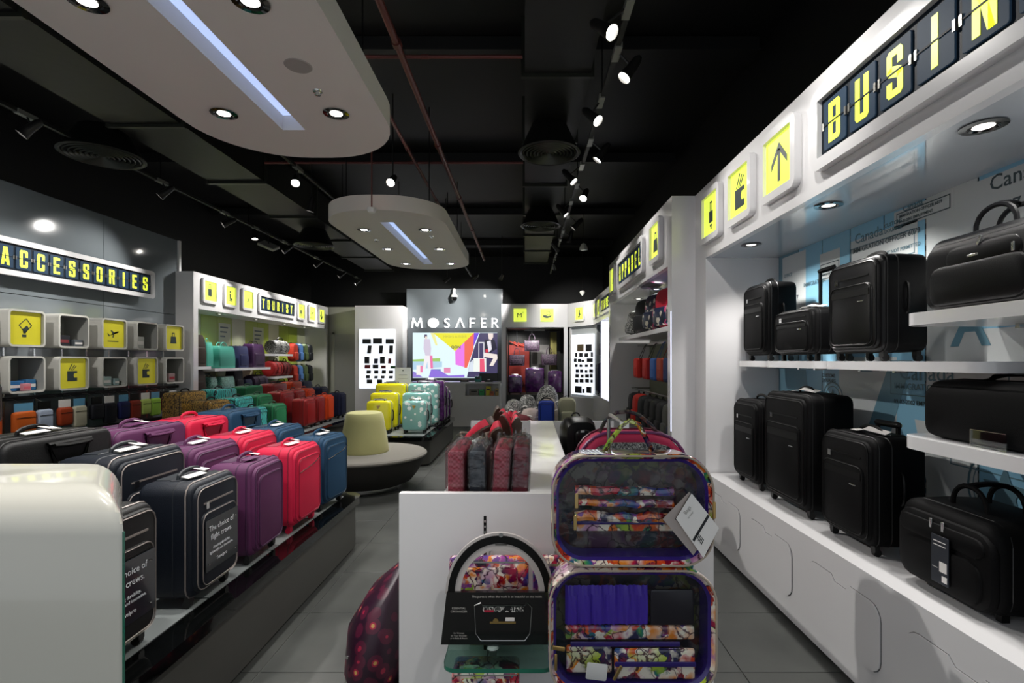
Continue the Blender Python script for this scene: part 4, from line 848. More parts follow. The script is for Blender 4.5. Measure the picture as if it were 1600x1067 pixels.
# ---- cubes on the accessories wall
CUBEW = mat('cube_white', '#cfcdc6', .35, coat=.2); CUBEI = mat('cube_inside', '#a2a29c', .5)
YS = (5.665, 6.255, 6.875, 7.47, 8.055)
def cube(y, z0, kind, label):
    t = thing('display_cube', label, 'display cube', (-5.8, y, z0), RN, 'display cubes in two rows'); s, th = .425, .022
    q = MB(); o = [(x, z+s/2) for x, z in rrect(s, s*.96, .05, 4)]; i = [(x, z+s/2) for x, z in rrect(s-2*th, s*.96-2*th, .03, 4)]
    rings = [[(x, -.30, z) for x, z in i], [(x, -.30, z) for x, z in o], [(x, 0, z) for x, z in o]]
    q.loops([list(reversed(r)) for r in rings], cap=False)
    q.build('shell', CUBEW, t)
    q = MB(); rings = [[(x, 0, z) for x, z in i], [(x, -.299, z) for x, z in i]]; q.loops([list(reversed(r)) for r in rings], cap=False); q.prism(i, -.006, 0); q.build('inner_lining', CUBEI, t)
    if kind:
        MB().prism([(x, z) for x, z in [(a, b+s/2) for a, b in rrect(s-2*th-.004, s*.96-2*th-.004, .02, 3)]], -.27, -.262).build('front_panel', YELD, t)
        q = MB()
        for P in icon(kind): q.at((0, -.272, s/2), sc=(.34, 1, .34)).prism(P, -.001, .001)
        q.build('symbol', INK, t)
    return t
ordn = ['nearest', 'second', 'third', 'fourth', 'farthest']
for k, (kd, tx) in enumerate((('card', 'yellow card symbol'), (None, 'open with dark books'), ('plane', 'yellow aeroplane symbol'), (None, 'open with a white pouch'), ('bag', 'yellow bag symbol'))):
    cube(YS[k], 1.69, kd, 'upper row display cube, %s, %s in the row' % (tx, ordn[k]))
for k, (kd, tx) in enumerate(((None, 'open with blue boxes'), ('wallet', 'yellow wallet symbol'), (None, 'open with clear pouches'), ('wallet', 'yellow wallet symbol'), (None, 'open with a red and white pack'))):
    cube(YS[k], 1.18, kd, 'lower row display cube, %s, %s in the row' % (tx, ordn[k]))
cube(5.07, 1.69, None, 'upper row display cube cut off at the left frame edge'); cube(5.07, 1.18, 'arrow', 'lower row display cube cut off at the left frame edge')
def smallbox(name, lab, cat, x, y, z, w_, d_, h_, m, bandm=None, rz=RN):
    t = thing(name, lab, cat, (x, y, z), rz); MB().rbox(w_, d_, h_, .006, seg=1, e=.004).build('body', m, t); MB().box(-w_*.4, w_*.4, -d_/2-.0015, -d_/2+.002, h_*.3, h_*.6).build('label_band', bandm or TAG, t); return t
z1, z2 = 1.69+.034, 1.18+.034
smallbox('travel_book', 'dark boxed set in the upper open cube', 'box', -5.62, 6.18, z1, .16, .12, .13, fab('#23242a'), mat('band_red', '#7a2a30', .5))
smallbox('travel_book', 'grey flat case beside the dark boxed set', 'box', -5.60, 6.36, z1, .13, .12, .08, fab('#50565c'))
smallbox('neck_pouch', 'white pouch in the upper cube with a pale back', 'pouch', -5.62, 7.42, z1, .15, .10, .17, fab('#b9bab5'))
smallbox('travel_box', 'blue box with a white label in the lower nearest cube', 'box', -5.62, 5.60, z2, .20, .1, .11, fab('#2f6ea8'), TAG)
smallbox('travel_box', 'pink label pack in front of the blue boxes', 'box', -5.53, 5.67, z2, .09, .04, .08, fab('#d58a94'), mat('band_pink', '#e06a7c', .5))
smallbox('travel_box', 'second blue box at the right of the lower nearest cube', 'box', -5.62, 5.78, z2, .12, .1, .12, fab('#356f9e'), TAG)
smallbox('clear_pouch', 'pale clear pouch in the lower middle cube', 'pouch', -5.60, 6.82, z2, .14, .08, .12, fab('#9fb4b2'))
smallbox('clear_pouch', 'smaller grey pouch in the lower middle cube', 'pouch', -5.58, 6.97, z2, .08, .06, .09, fab('#8aa0a0'))
smallbox('travel_pack', 'red and white pack in the lower farthest cube', 'box', -5.60, 8.07, z2, .14, .08, .13, fab('#a88f90'), mat('band_red2', '#a82838', .5))
smallbox('travel_pack', 'dark teal pack in the lower farthest cube', 'box', -5.66, 7.97, z2, .10, .08, .20, fab('#2a4a4e'))

# hanging packs on hooks under the cubes
G4 = 'packs hanging under the cubes'
rail = thing('hook_rail', 'dark hanging rail under the white cubes on the grey wall', 'rail', (-5.75, 0, 1.10)); MB().box(-.05, .04, 4.9, 8.45, 0, .04).build('bar', BLKTRM, rail)
MB().box(-.04, .02, 4.9, 8.45, -.48, -.44).build('lower_bar', BLKTRM, rail)
hang = [(5.28, '#c24e14', 'orange pouch with a small photo label'), (5.62, '#d0601c', 'wide orange pouch with a small photo label'), (5.86, '#a8b4c8', 'pale patterned pack with an orange card'), (6.12, '#a33c18', 'rust coloured pouch'),
        (6.32, '#c4bfa8', 'cream cloth pouch under a blue header card'), (6.58, '#14161e', 'black pouch'), (6.78, '#10131c', 'black hanging bag'), (7.02, '#161c50', 'dark blue pouch'), (7.22, '#8c2c18', 'dark red pouch'),
        (7.42, '#b9cf6a', 'lime and white pack'), (7.62, '#9cc84a', 'bright green pack'), (7.80, '#5a1a1a', 'maroon pouch'), (8.0, '#13182e', 'navy strap pack')]
for k, (y, c, lab) in enumerate(hang):
    t = thing('hanging_pouch', lab+', hanging under the cubes', 'pouch', (-5.50-.0*k, y, .72), RN, G4); wd = .22 if 'wide' not in lab else .30
    hv = (.27, .24, .27, .22, .26, .20)[k % 6]; MB().rbox(wd*.86, .06, hv, .035, z0=.27-hv, seg=3, e=.026).build('pouch', fab(c), t); MB().tube([(-wd*.36, -.031, .20), (0, -.034, .205), (wd*.36, -.031, .20)], .003, 4).build('zip', BLKTRM, t)
    MB().box(-wd*.35, wd*.35, -.004, .004, .27, .36).build('header_card', mat('header_blue', '#5f9cbf', .5) if k % 3 == 1 else TAG if k % 3 == 0 else BLKTRM, t)
    MB().tube([(0, 0, .34), (0, .12, .40), (0, .27, .40)], .004, 5).build('hook', CHROME, t)
    if 'label' in lab or 'card' in lab: MB().box(.0, wd*.34, -.0275, -.024, .06, .13).build('photo_label', TAG, t)
rk = thing('wire_rack', 'silver framed rack with blue and dark packs beside the leopard cases', 'rack', (-5.0, 7.35, 0), RN)
MB().tube([(-.22, 0, 0), (-.22, 0, 1.04), (.22, 0, 1.04), (.22, 0, 0)], .014, 6).tube([(-.22, 0, .92), (.22, 0, .92)], .008, 6).box(-.24, .24, -.12, .12, 0, .02).build('frame', STEEL, rk)
for k, c in enumerate(('#101218', '#2a1420', '#151a24')):
    t = thing('hanging_pouch', ['black pack', 'dark maroon pack', 'dark grey pack'][k]+' hanging on the silver rack', 'pouch', (-4.93, 7.18+.08*k, .60), RN, G4); MB().rbox(.07, .06, .30, .02).build('pouch', fab(c), t); MB().box(-.02, .02, -.003, .003, .3, .34).build('header_card', TAG, t)
t = thing('hanging_pouch', 'bright blue pack with a white header on the silver rack', 'pouch', (-4.93, 7.50, .60), RN, G4); MB().rbox(.26, .06, .30, .02).build('pouch', fab('#1c2f8c'), t); MB().box(-.11, .0, -.033, .003, .3, .36).build('header_card', TAG, t); MB().box(.0, .11, -.033, .003, .3, .36).build('header_card', MATS['header_blue'], t)

# ---- tourist bay shelves and bags
def shelf(label, x0, x1, y0, y1, z, th=.05, left=True, r=.0, m=WHITE, bracket=False):
    t = thing('wall_shelf', label, 'shelf', ((x0+x1)/2, (y0+y1)/2, z-th), 0, 'white wall shelves')
    q = MB(); hw, hd = (x1-x0)/2, (y1-y0)/2
    if r:
        pts = [(hw, -hd), (hw, hd)]+[(-hw+r-r*math.sin(a), hd-r+r*math.cos(a)) for a in [PI/2*k/6 for k in range(7)]]+[(-hw+r-r*math.cos(a), -hd+r-r*math.sin(a)) for a in [PI/2*k/6 for k in range(7)]]
        q.hprism(pts, 0, th)
    else: q.box(-hw, hw, -hd, hd, 0, th)
    q.build('board', m, t)
    MB().box(hw-.12 if x0 > 0 else -hw, hw if x0 > 0 else -hw+.12, -hd*.7-.01, -hd*.7+.01, -.02, .0).box(hw-.12 if x0 > 0 else -hw, hw if x0 > 0 else -hw+.12, hd*.7-.01, hd*.7+.01, -.02, .0).build('bracket', CHROME, t)
    return t
XS = -6.09
for (y0, y1, z, lab) in ((8.68, 9.24, 1.44, 'upper shelf with the brown backpack'), (9.35, 10.15, 1.40, 'upper shelf with the turquoise bag'), (10.2, 11.4, 1.40, 'upper shelf with the purple bags'),
                         (8.68, 9.24, .86, 'lower shelf with the brown bag'), (9.35, 10.12, .88, 'lower shelf with the turquoise patterned bag'), (10.2, 11.4, .90, 'lower shelf with the dark purple duffel'),
                         (11.6, 12.5, 1.70, 'top short shelf with the camouflage bag'), (11.6, 12.5, 1.18, 'middle short shelf with the red bag'), (11.6, 12.5, .64, 'lowest short shelf with the dark blue bag')):
    shelf('white %s in the left bay' % lab, XS, -5.66, y0, y1, z, .05)
tote('travel_bag', 'tall brown bag at the near end of the upper left bay shelf', 'bag', (-5.84, 9.02, 1.44), RN, .36, .56, .26, fab('#2b2018'), None, .05, taper=.7)
TQ = fab('#479c8c', .5)
tote('handbag', 'turquoise tote with a round handle on the upper left bay shelf', 'bag', (-5.82, 9.82, 1.40), RN, .52, .42, .26, TQ, None, .10, trim=TQ, pocket=False)
tote('handbag', 'turquoise bag partly behind the round handled tote', 'bag', (-5.86, 9.38, 1.44), RN, .22, .44, .2, TQ, None, .10, trim=TQ, pocket=False)
tote('travel_bag', 'navy blue lunch style bag on the upper left bay shelf', 'bag', (-5.84, 10.42, 1.40), RN, .38, .44, .26, fab('#252a52'), None, .03)
tote('travel_bag', 'tall purple bag with a loop handle on the upper left bay shelf', 'bag', (-5.84, 11.0, 1.40), RN, .52, .50, .28, fab('#3c1d46', .4), None, .09, taper=.75)
tote('travel_bag', 'brown bag on the lower shelf below the tall brown one', 'bag', (-5.84, 9.02, .86), RN, .36, .52, .26, fab('#2a1f19'), None, .04, taper=.75)
tote('handbag', 'mint paisley patterned box bag on the lower left bay shelf', 'bag', (-5.82, 9.86, .88), RN, .46, .36, .24, PAIS2, None, .0, taper=.98, pocket=False)
tote('handbag', 'narrow mint and dark bag beside the paisley box bag', 'bag', (-5.84, 9.46, .88), RN, .24, .36, .22, PAIS2, None, .05)
backpack('backpack', 'black backpack behind the paisley box bag', (-5.84, 10.30, .90), RN, .32, .52, .2, fab('#14121a'))
tote('travel_bag', 'small navy bag left of the purple duffel', 'bag', (-5.80, 10.62, .90), RN, .26, .26, .2, fab('#1c2340'), None, .0)
duffel('duffel_bag', 'dark purple duffel bag on the lower left bay shelf', (-5.83, 11.08, .90), RN, .60, .34, .32, fab('#2b1634'))
duffel('duffel_bag', 'black white camouflage duffel on the top short shelf', (-5.82, 12.05, 1.70), RN, .70, .32, .32, CAMO)
duffel('duffel_bag', 'red duffel bag on the middle short shelf', (-5.82, 11.82, 1.18), RN, .44, .36, .34, fab('#9c1f20'))
duffel('duffel_bag', 'dark red duffel beside the bright red one', (-5.82, 12.27, 1.18), RN, .40, .35, .34, fab('#6e1719'))
duffel('duffel_bag', 'large dark blue duffel on the lowest short shelf', (-5.80, 12.05, .64), RN, .86, .42, .36, fab('#1c2433'))
for r_, z in enumerate((1.52, .98, .50)):
    for k, (c, nm) in enumerate((('#b23420', 'red'), ('#4f78b0', 'light blue'), ('#4a5a38', 'olive'), ('#1b1e22', 'black'))):
        if r_ == 2: c, nm = '#121317', ['black', 'dark grey', 'charcoal', 'jet black'][k]
        backpack('backpack', '%s backpack hanging in the %s row of the far left bay' % (nm, ['top', 'middle', 'bottom'][r_]), (-5.74, 12.68+.3*k, z), RN, .25, .45, .16, fab(c), 'backpacks hanging at the far end of the left bay')
    t = thing('hook_bar', 'hook bar holding the %s row of backpacks in the left bay' % ['top', 'middle', 'bottom'][r_], 'rail', (-5.9, 13.1, z+.44)); MB().box(-.2, -.18, -.55, .6, 0, .03).build('bar', STEEL, t)
    q = MB()
    for k in range(4): q.tube([(-.19, -.42+.3*k, .02), (.12, -.42+.3*k, .03)], .006, 5)
    q.build('hook', STEEL, t)

# ---- right business bay shelves
G5 = 'white wall shelves'
shelf('white shelf segment under the small black case, farthest of the long middle row', 1.78, 2.18, 3.78, 4.30, 1.545, .045, r=.06)
shelf('white shelf segment under the wheeled tote', 1.75, 2.18, 3.05, 3.75, 1.545, .045, r=.08)
shelf('white shelf segment under the large spinner case', 1.74, 2.18, 1.95, 3.02, 1.545, .045, r=.10)
shelf('near upper white shelf carrying the leather briefcase', 1.72, 2.18, .9, 2.36, 1.76, .055, r=.10)
shelf('near lower white shelf carrying the black travel messenger', 1.70, 2.18, .9, 2.36, 1.215, .055, r=.12)
GB = 'black business cases in the right bay'
suitcase('suitcase', 'narrow black spinner case at the far end of the middle shelf', 'suitcase', (1.93, 4.03, 1.545), RF, .40, .60, .22, BLKFAB, GB, BLKTRM, 2, nw=4)
suitcase('wheeled_tote', 'black wheeled tote with a raised pull handle and a white tag', 'suitcase', (1.93, 3.42, 1.545), RF, .52, .34, .26, BLKFAB, GB, BLKTRM, 2, nw=2, tagc=2, pull=.26)
suitcase('suitcase', 'large black spinner case with four wheels on the middle shelf', 'suitcase', (1.92, 2.80, 1.545), RF, .44, .55, .24, BLKLTH, GB, BLKTRM, 2, zipm=BLKTRM)
def briefcase(name, label, loc, w, h, d, m, r=.06, hh=.12, cat='briefcase'):
    t = thing(name, label, cat, loc, RF, GB); y = -d/2
    MB().rbox(w, d, h, r, z0=0, seg=3, e=.04, bulge=.006).build('body', m, t)
    MB().at((0, y+.012, 0)).rbox(w*.97, .06, h*.88, r, z0=.006, seg=2, e=.026).build('front_panel', m, t)
    MB().tube(loop_path(w*.99, h*.985, r, y+.055, h/2), .004, 5, True).build('main_zip', mat('grey_zip', '#3a3a3a', .35), t)
    MB().tube(loop_path(w*.985, h*.98, r, y+.10, h/2), .005, 5, True).build('gusset_piping', BLKTRM, t)
    if hh:
        for sy in (-.2, .22): MB().tube([(x, sy*d, z) for x, _, z in arc(-w*.17, w*.17, h-.03, hh, 11, p=.6)], .011, 7, flat=.7).build('handle', m, t)
        MB().tube([(0, -.2*d+.42*d*k/4, h-.03+hh+.010*math.sin(PI*k/4)) for k in range(5)], .020, 8, flat=.5).build('handle_wrap', m, t)
    return t
b = briefcase('briefcase', 'black leather briefcase with looped handles on the near upper shelf', (1.92, 2.04, 1.76), .54, .32, .22, BLKLTH)
MB().rbox(.44, .05, .17, .05, z0=.02, seg=2, e=.014).build('front_pocket', BLKLTH, b, (0, -.115, 0)); MB().rbox(.34, .04, .10, .05, z0=.16, seg=2, e=.014).build('upper_pocket', BLKLTH, b, (.03, -.115, 0)); MB().rbox(.05, .004, .010, .003).build('name_plate', CHROME, b, (.0, -.1365, .205)); MB().at((.02, -.136, .245), (0, .5, 0)).rbox(.012, .008, .04, .003).build('zip_pull', CHROME, b); MB().rbox(.012, .008, .035, .003).build('zip_pull', CHROME, b, (.17, -.136, .19))
b = briefcase('messenger_bag', 'wide black ballistic messenger bag on the near lower shelf', (1.91, 1.98, 1.215), .60, .25, .26, BLKFAB, .05, 0, 'bag')
MB().rbox(.37, .05, .17, .07, z0=.02, seg=2, e=.010).build('front_pocket', BLKFAB, b, (-.03, -.122, 0)); MB().tube([(-.10, -.02, .25), (-.05, -.04, .275), (.08, -.04, .28), (.16, -.02, .255)], .014, 6, flat=.4).build('handle', BLKTRM, b)
MB().tube([(-.2, .05, .25), (.0, .06, .30), (.16, .07, .36), (.28, .08, .40)], .018, 5, flat=.3).build('shoulder_strap', BLKTRM, b)
MB().rbox(.05, .003, .007, .002).build('red_badge', mat('badge_red', '#8e2a28', .5), b, (.08, -.135, .20)); MB().at((-.27, -.06, .225), (0, 0, 0)).tube([(.015*math.cos(a), 0, .015*math.sin(a)) for a in [2*PI*k/10 for k in range(10)]], .003, 5, True).build('strap_ring', CHROME, b)
b = MB().box(-.075, .075, -.002, .002, 0, .065).build('price_holder', clear_mat('acrylic', '#cfd3d6', .08, .02), None, (1.745, 1.93, 1.217), (0, 0, RF)); tag(b, 'small clear acrylic price holder on the near lower shelf', 'price holder')
MB().box(-.075, -.073, -.0025, .0025, 0, .065).box(-.075, .075, -.0025, .0025, .063, .065).build('edge', CHROME, b)
backpack('backpack', 'large black backpack cut off by the frame on the near lower shelf', (1.93, 1.42, 1.215), RF, .42, .46, .24, BLKFAB, GB)
briefcase('briefcase', 'second leather briefcase on the near upper shelf outside the frame', (1.92, 1.35, 1.76), .5, .32, .22, BLKLTH)
suitcase('suitcase', 'upright black case standing farthest on the white base cabinet', 'suitcase', (1.83, 3.95, .585), RF, .42, .66, .24, BLKFAB, GB, BLKTRM, 2)
suitcase('suitcase', 'tallest black case standing second on the white base cabinet', 'suitcase', (1.84, 3.34, .585), RF, .54, .75, .28, BLKFAB, GB, BLKTRM, 2, tagc=2)
suitcase('suitcase', 'medium black case standing between the tallest case and the wheeled briefcase', 'suitcase', (1.82, 2.69, .585), RF, .42, .58, .26, BLKFAB, GB, BLKTRM, 2, tagc=2, pull=.04)
b = briefcase('wheeled_briefcase', 'black wheeled briefcase with a dark price tag on the base cabinet', (1.87, 2.07, .61), .48, .34, .36, BLKFAB, .07, .12)
MB().rbox(.46, .05, .32, .07, z0=.01, seg=2, e=.02).build('laptop_sleeve', BLKFAB, b, (0, -.03, 0)); MB().rbox(.40, .05, .17, .06, z0=.02, seg=2, e=.014).build('front_pocket', BLKFAB, b, (0, -.185, 0)); MB().rbox(.42, .05, .08, .04, z0=.20, seg=2, e=.014).build('upper_pocket', BLKFAB, b, (0, -.183, 0))
tg = MB().rbox(.085, .003, .19, .003, seg=1).build('hang_tag', mat('tag_navy', '#1c222c', .3), b, (.03, -.216, .05)); MB().box(.0, .035, -.003, -.0016, .05, .09).box(.012, .036, -.003, -.0016, .012, .036).box(-.03, .03, -.003, -.0016, .15, .153).box(-.03, .03, -.003, -.0016, .165, .168).box(-.035, -.01, -.003, -.0016, .06, .062).build('tag_print', TAG, tg)
for sx in (-1, 1): MB().at((sx*.03, -.205, .255)).rbox(.014, .008, .04, .004).build('zip_pull', CHROME, b); MB().at((sx*.19, .12, -.025)).cyl((-.015, 0, .022), (.015, 0, .022), .022, 12).box(-.02, .02, -.02, .02, .03, .06).build('wheel', RUBBER, b); MB().box(sx*.18-.012, sx*.18+.012, -.12, -.09, -.025, .02).build('foot', BLKTRM, b)
suitcase('suitcase', 'black case on the base cabinet beyond the right edge of the frame', 'suitcase', (1.84, 1.35, .585), RF, .42, .50, .26, BLKFAB, GB, BLKTRM, 2)

# ---- middle right bay: backpacks, slings, jackets
shelf('white wavy shelf under the bright backpacks in the middle bay', 1.46, 1.96, 4.9, 7.95, 1.90, .05)
GP = 'patterned backpacks on the middle bay shelf'
PBAG = [(5.15, fab('#24346e'), 'blue white striped backpack nearest the pier on the middle bay shelf'), (5.68, fab('#b01c34'), 'red floral backpack on the middle bay shelf'), (6.2, FLORB, 'dark floral backpack on the middle bay shelf'), (6.75, fab('#17181c'), 'black backpack on the middle bay shelf'), (7.3, CAMO, 'small black patterned bag at the far end of the middle bay shelf')]
for k, (y, m, lab) in enumerate(PBAG):
    backpack('backpack', lab, (1.64, y, 1.90), RF+.3, .40, .46-.10*(k > 3), .25, m, GP, pm=FLORB if k < 3 else None)
sr = thing('hook_bar', 'hook bar with shoulder bags under the wavy shelf', 'rail', (1.75, 6.4, 1.76)); MB().box(-.01, .01, -1.5, 1.5, 0, .03).build('bar', STEEL, sr); MB().box(.01, .21, -1.45, -1.42, 0, .02).box(.01, .21, 1.42, 1.45, 0, .02).build('arm', STEEL, sr)
for k, (y, c, lab) in enumerate(((5.15, '#8f9a78', 'sage green'), (5.42, '#2b4278', 'blue'), (5.72, '#20325e', 'dark blue'), (6.02, '#9c3d2a', 'rust patterned'), (6.34, '#3a63a8', 'bright blue patterned'), (6.75, '#b41f20', 'tilted red'), (7.3, '#c4281e', 'bright red'))):
    t = thing('shoulder_bag', '%s shoulder bag hanging in the middle right bay' % lab, 'shoulder bag', (1.62, y, 1.30), RF, 'shoulder bags hanging under the wavy shelf')
    MB().rbox(.25, .10, .28, .03, seg=2).build('body', fab(c), t); MB().at((0, -.045, 0)).rbox(.17, .02, .13, .02, z0=.03, seg=1).build('front_pocket', fab(c), t)
    MB().tube([(-.09, 0, .22), (-.03, .10, .46), (.0, .13, .485), (.03, .10, .46), (.09, 0, .22)], .014, 4, flat=.3).build('strap', BLKTRM if k > 4 else fab(c), t)
jr = thing('clothes_rail', 'silver clothes rail at the bottom of the middle right bay', 'rail', (1.68, 6.5, 1.12)); MB().cyl((0, -1.5, 0), (0, 1.5, 0), .012).box(.0, .28, -1.5, -1.48, -.01, .01).box(.0, .28, 1.48, 1.5, -.01, .01).build('tube', STEEL, jr)
for k, (y, c, lab) in enumerate(((5.1, '#10121c', 'black'), (5.36, '#232c4a', 'navy'), (5.62, '#4c4c46', 'grey'), (5.9, '#18191b', 'charcoal'), (6.2, '#141617', 'black zip'), (6.5, '#101112', 'jet black'), (6.85, '#1b1f20', 'dark green'), (7.2, '#c02a1e', 'bright red'), (7.5, '#1c1d1f', 'far black'))):
    backpack('backpack', '%s backpack hanging from the low rail of the middle right bay' % lab, (1.62, y, .62), RF, .26, .46, .18, fab(c), 'backpacks on the low rail')
suitcase('suitcase', 'dark suitcase on the cabinet of the far right bay by the light box', 'suitcase', (1.84, 12.0, .74), RF, .45, .75, .26, fab('#17182a'), None, BLKTRM, 1)
backpack('backpack', 'dark hanging bag above the far right suitcase', (1.88, 12.0, 1.62), RF, .4, .62, .2, fab('#1c1e30'))
MB().box(-.02, .2, -.01, .01, .5, .52).build('hook', STEEL, bpy.data.objects[[o.name for o in bpy.data.objects if o.name.startswith('backpack')][-1]])

# ---- back window display
for lab, x, y, z, w_, h_ in (('smallest purple marbled case in the back shop window', -.26, 13.97, .62, .38, .52), ('tallest purple marbled case in the back shop window', .27, 14.1, .62, .52, .72), ('middle purple marbled case at the right of the back shop window', .82, 13.97, .62, .38, .64)):
    hardcase('suitcase', lab, (x, y, z), 0, w_, h_, .24, PURPM, 'purple cases in the back shop window', logo=mat('logo_pale', '#d8b8c0', .3))
for lab, x, z, m in (('purple patterned tote hanging left in the back window', -.22, 1.40, ramp_mat('purple_print', [(0, '#241a28'), (.5, '#4a3448'), (.6, '#1c141f')], 'noise', 30, .5)), ('dark patterned tote hanging highest in the back window', .20, 1.80, MATS['purple_print']), ('purple patterned tote hanging right in the back window', .68, 1.42, MATS['purple_print'])):
    t = tote('handbag', lab, 'bag', (x, 14.3, z), 0, .42, .30, .18, m, 'totes hanging in the back window', .22, taper=1.05, hm=MATS['purple_print'])
    MB().tube([(0, 0, .45), (0, 0, 2.41-z)], .004, 5).build('cord', CHROME, t)
# far low platform: clothes heaps and bags
def heap(name, lab, cat, loc, w_, d_, h_, m, grp='piles on the dark far platform'):
    t = thing(name, lab, cat, loc, 0, grp); rings = []; rnd = random.Random(hash(lab) % 999 if False else len(lab)*7+int(loc[0]*100))
    for z, f in ((0, 1), (.35, 1.02), (.7, .85), (.92, .55), (1, .2)):
        rings.append([(math.cos(a)*w_/2*f*(1+.12*rnd.uniform(-1, 1)), math.sin(a)*d_/2*f*(1+.12*rnd.uniform(-1, 1)), z*h_) for a in [2*PI*k/12 for k in range(12)]])
    MB().loops(rings).build('body', m, t); MB().tube([(-w_*.4, -d_*.3, h_*.5), (-w_*.1, -d_*.42, h_*.62), (w_*.2, -d_*.4, h_*.5), (w_*.4, -d_*.2, h_*.55)], .012, 5).build('trim_seam', TAG, t); return t
heap('soft_bag', 'black and white patterned soft bag, left on the far dark platform', 'bag', (-.20, 8.9, PZ), .34, .34, .44, CAMO)
heap('soft_bag', 'black and white domed bag in the middle of the far dark platform', 'bag', (.05, 9.2, PZ), .40, .36, .50, CAMO)
heap('soft_bag', 'pale pink printed soft bag in front on the far dark platform', 'bag', (.10, 8.75, PZ), .40, .30, .30, fab('#a89a94'))
heap('soft_bag', 'camouflage domed bag highest on the far dark platform', 'bag', (.42, 9.5, PZ), .44, .4, .66, CAMO)
heap('soft_bag', 'crumpled pale printed bag below the camouflage dome', 'bag', (.42, 9.05, PZ), .36, .30, .46, fab('#8f857c'))
suitcase('suitcase', 'royal blue small suitcase on the far dark platform', 'suitcase', (.36, 8.62, PZ), 0, .26, .44, .2, fab('#1c3a9c'), None, BLKTRM, 1, sideh=False)
backpack('backpack', 'beige backpack at the right of the far dark platform', (.72, 8.75, PZ), 0, .30, .48, .22, fab('#8a8a72'))
heap('cloth_pile', 'dark red cloth pile nearest on the far dark platform', 'clothes', (-.1, 8.5, PZ), .5, .26, .22, fab('#5e1a22'))
# ---------------------------------------------------------------- ceiling services
def cloud(label, y0, y1):
    x0, x1 = -2.35, -.955; z = 3.20; t = thing('ceiling_raft', label, 'ceiling raft', ((x0+x1)/2, (y0+y1)/2, z)); W_, D_ = x1-x0, y1-y0
    o = rrect(W_, D_, .62, 10); hs = (D_-1.0)/2; i = [(-.08, -hs), (-.08, hs), (.08, hs), (.08, -hs)]
    # board with a slot: bottom ring faces bridged between the outer outline and the slot by bmesh fill
    bm = bmesh.new(); T = .16; ov = [bm.verts.new((x, y, 0)) for x, y in o]; iv = [bm.verts.new((x, y, 0)) for x, y in i]
    eds = [bm.edges.new((ov[k], ov[(k+1) % len(ov)])) for k in range(len(ov))]+[bm.edges.new((iv[k], iv[(k+1) % len(iv)])) for k in range(len(iv))]
    bmesh.ops.triangle_fill(bm, edges=eds, use_beauty=True)
    me = bpy.data.meshes.new('board'); bmesh.ops.recalc_face_normals(bm, faces=bm.faces); bm.to_mesh(me); bm.free(); me.materials.append(CREAM); link('board', me, t)
    MB().loops([[(x, y, 0) for x, y in o], [(x, y, T) for x, y in o]], cap=False).hprism(o, T, T+.01).build('rim', CREAM, t)
    MB().loops([[(x, y, 0) for x, y in i], [(x, y, .11) for x, y in i]], cap=False).build('slot_lining', CREAM, t)
    hd = (D_-1.0)/2
    MB().box(-.08, .08, -hd, hd, .105, .112).build('diffuser', STRIP, t)
    for sx in (-.5, .5):
        for sy in (-.35, .35): MB().cyl((sx, sy*D_, T), (sx, sy*D_, ZC-z), .006, 6).build('hanger_rod', BLKTRM, t)
    return t
cloud('near white ceiling raft with rounded ends and a long light slot, top left', .60, 4.17)
cloud('far white ceiling raft with rounded ends hanging over the round seat', 5.62, 9.30)
def downlight(label, loc, r=.072, grp='recessed downlights', g=GLOW):
    t = thing('downlight', label, 'downlight', loc, 0, grp)
    MB().lathe([(r, .0), (r+.012, -.006), (r-.012, -.008), (r-.020, .0)], 24, cap=False).build('rim', BLKGL, t)
    MB().lathe([(r-.014, -.002), (.0005, -.0015)], 20, cap=False).build('baffle', BLKTRM, t)
    MB().lathe([(r*.56, -.004), (.0005, -.012)], 20, cap=False).build('lens', g, t)
    return t
dn = ['nearest', 'middle', 'farthest']
d0 = None
for k, (x, y) in enumerate(CLOUD_DL):
    lab = '%s %s downlight in the %s ceiling raft' % (dn[(k//2) % 3], 'left' if k % 2 == 0 else 'right', 'near' if k < 6 else 'far')
    d0 = downlight(lab, (x, y, 3.20)) if d0 is None else dup(d0, (x, y, 3.20), lab)
SN = ['beyond the frame on the right', 'nearest above the large letters', 'second above the black cases', 'above the farthest black case', 'nearest in the middle right bay', 'middle one in the middle right bay', 'farthest in the middle right bay',
      'near one in the far right bay', 'far one in the far right bay', 'nearest in the left bay', 'second in the left bay', 'third in the left bay', 'farthest in the left bay']
d1_ = None
for k, (x, y, z) in enumerate(SOFFIT):
    zz = 2.43 if x > 0 and y < 9 else 2.43 if x > 0 else 2.42
    lab = 'soffit downlight '+SN[k]; d1_ = downlight(lab, (x if x < 1.9 else 1.9, y, zz), .062, 'soffit downlights', GLOWD) if d1_ is None else dup(d1_, (x if x < 1.9 else 1.9, y, zz), lab)
t = thing('ceiling_speaker', 'round flush speaker in the near ceiling raft', 'speaker', (-1.27, 2.87, 3.20)); MB().lathe([(.075, 0), (.07, -.004), (.0005, -.005)], 28).build('grille', mat('grille', '#9a958f', .8), t)
for lab, x, y in (('small chrome sprinkler in the near ceiling raft', -1.27, 3.14), ('small chrome sprinkler in the far ceiling raft', -1.24, 6.80)):
    t = thing('sprinkler', lab, 'sprinkler', (x, y, 3.20)); MB().lathe([(.030, 0), (.028, -.006), (.012, -.008), (.010, -.022), (.018, -.024), (.0005, -.026)], 16).build('rose', CHROME, t)
t = thing('sensor', 'small clear dome sensor at the left of the far ceiling raft', 'sensor', (-2.03, 7.0, 3.20)); MB().lathe([(.035, 0), (.03, -.02), (.0005, -.03)], 16).build('dome', CHROME, t)
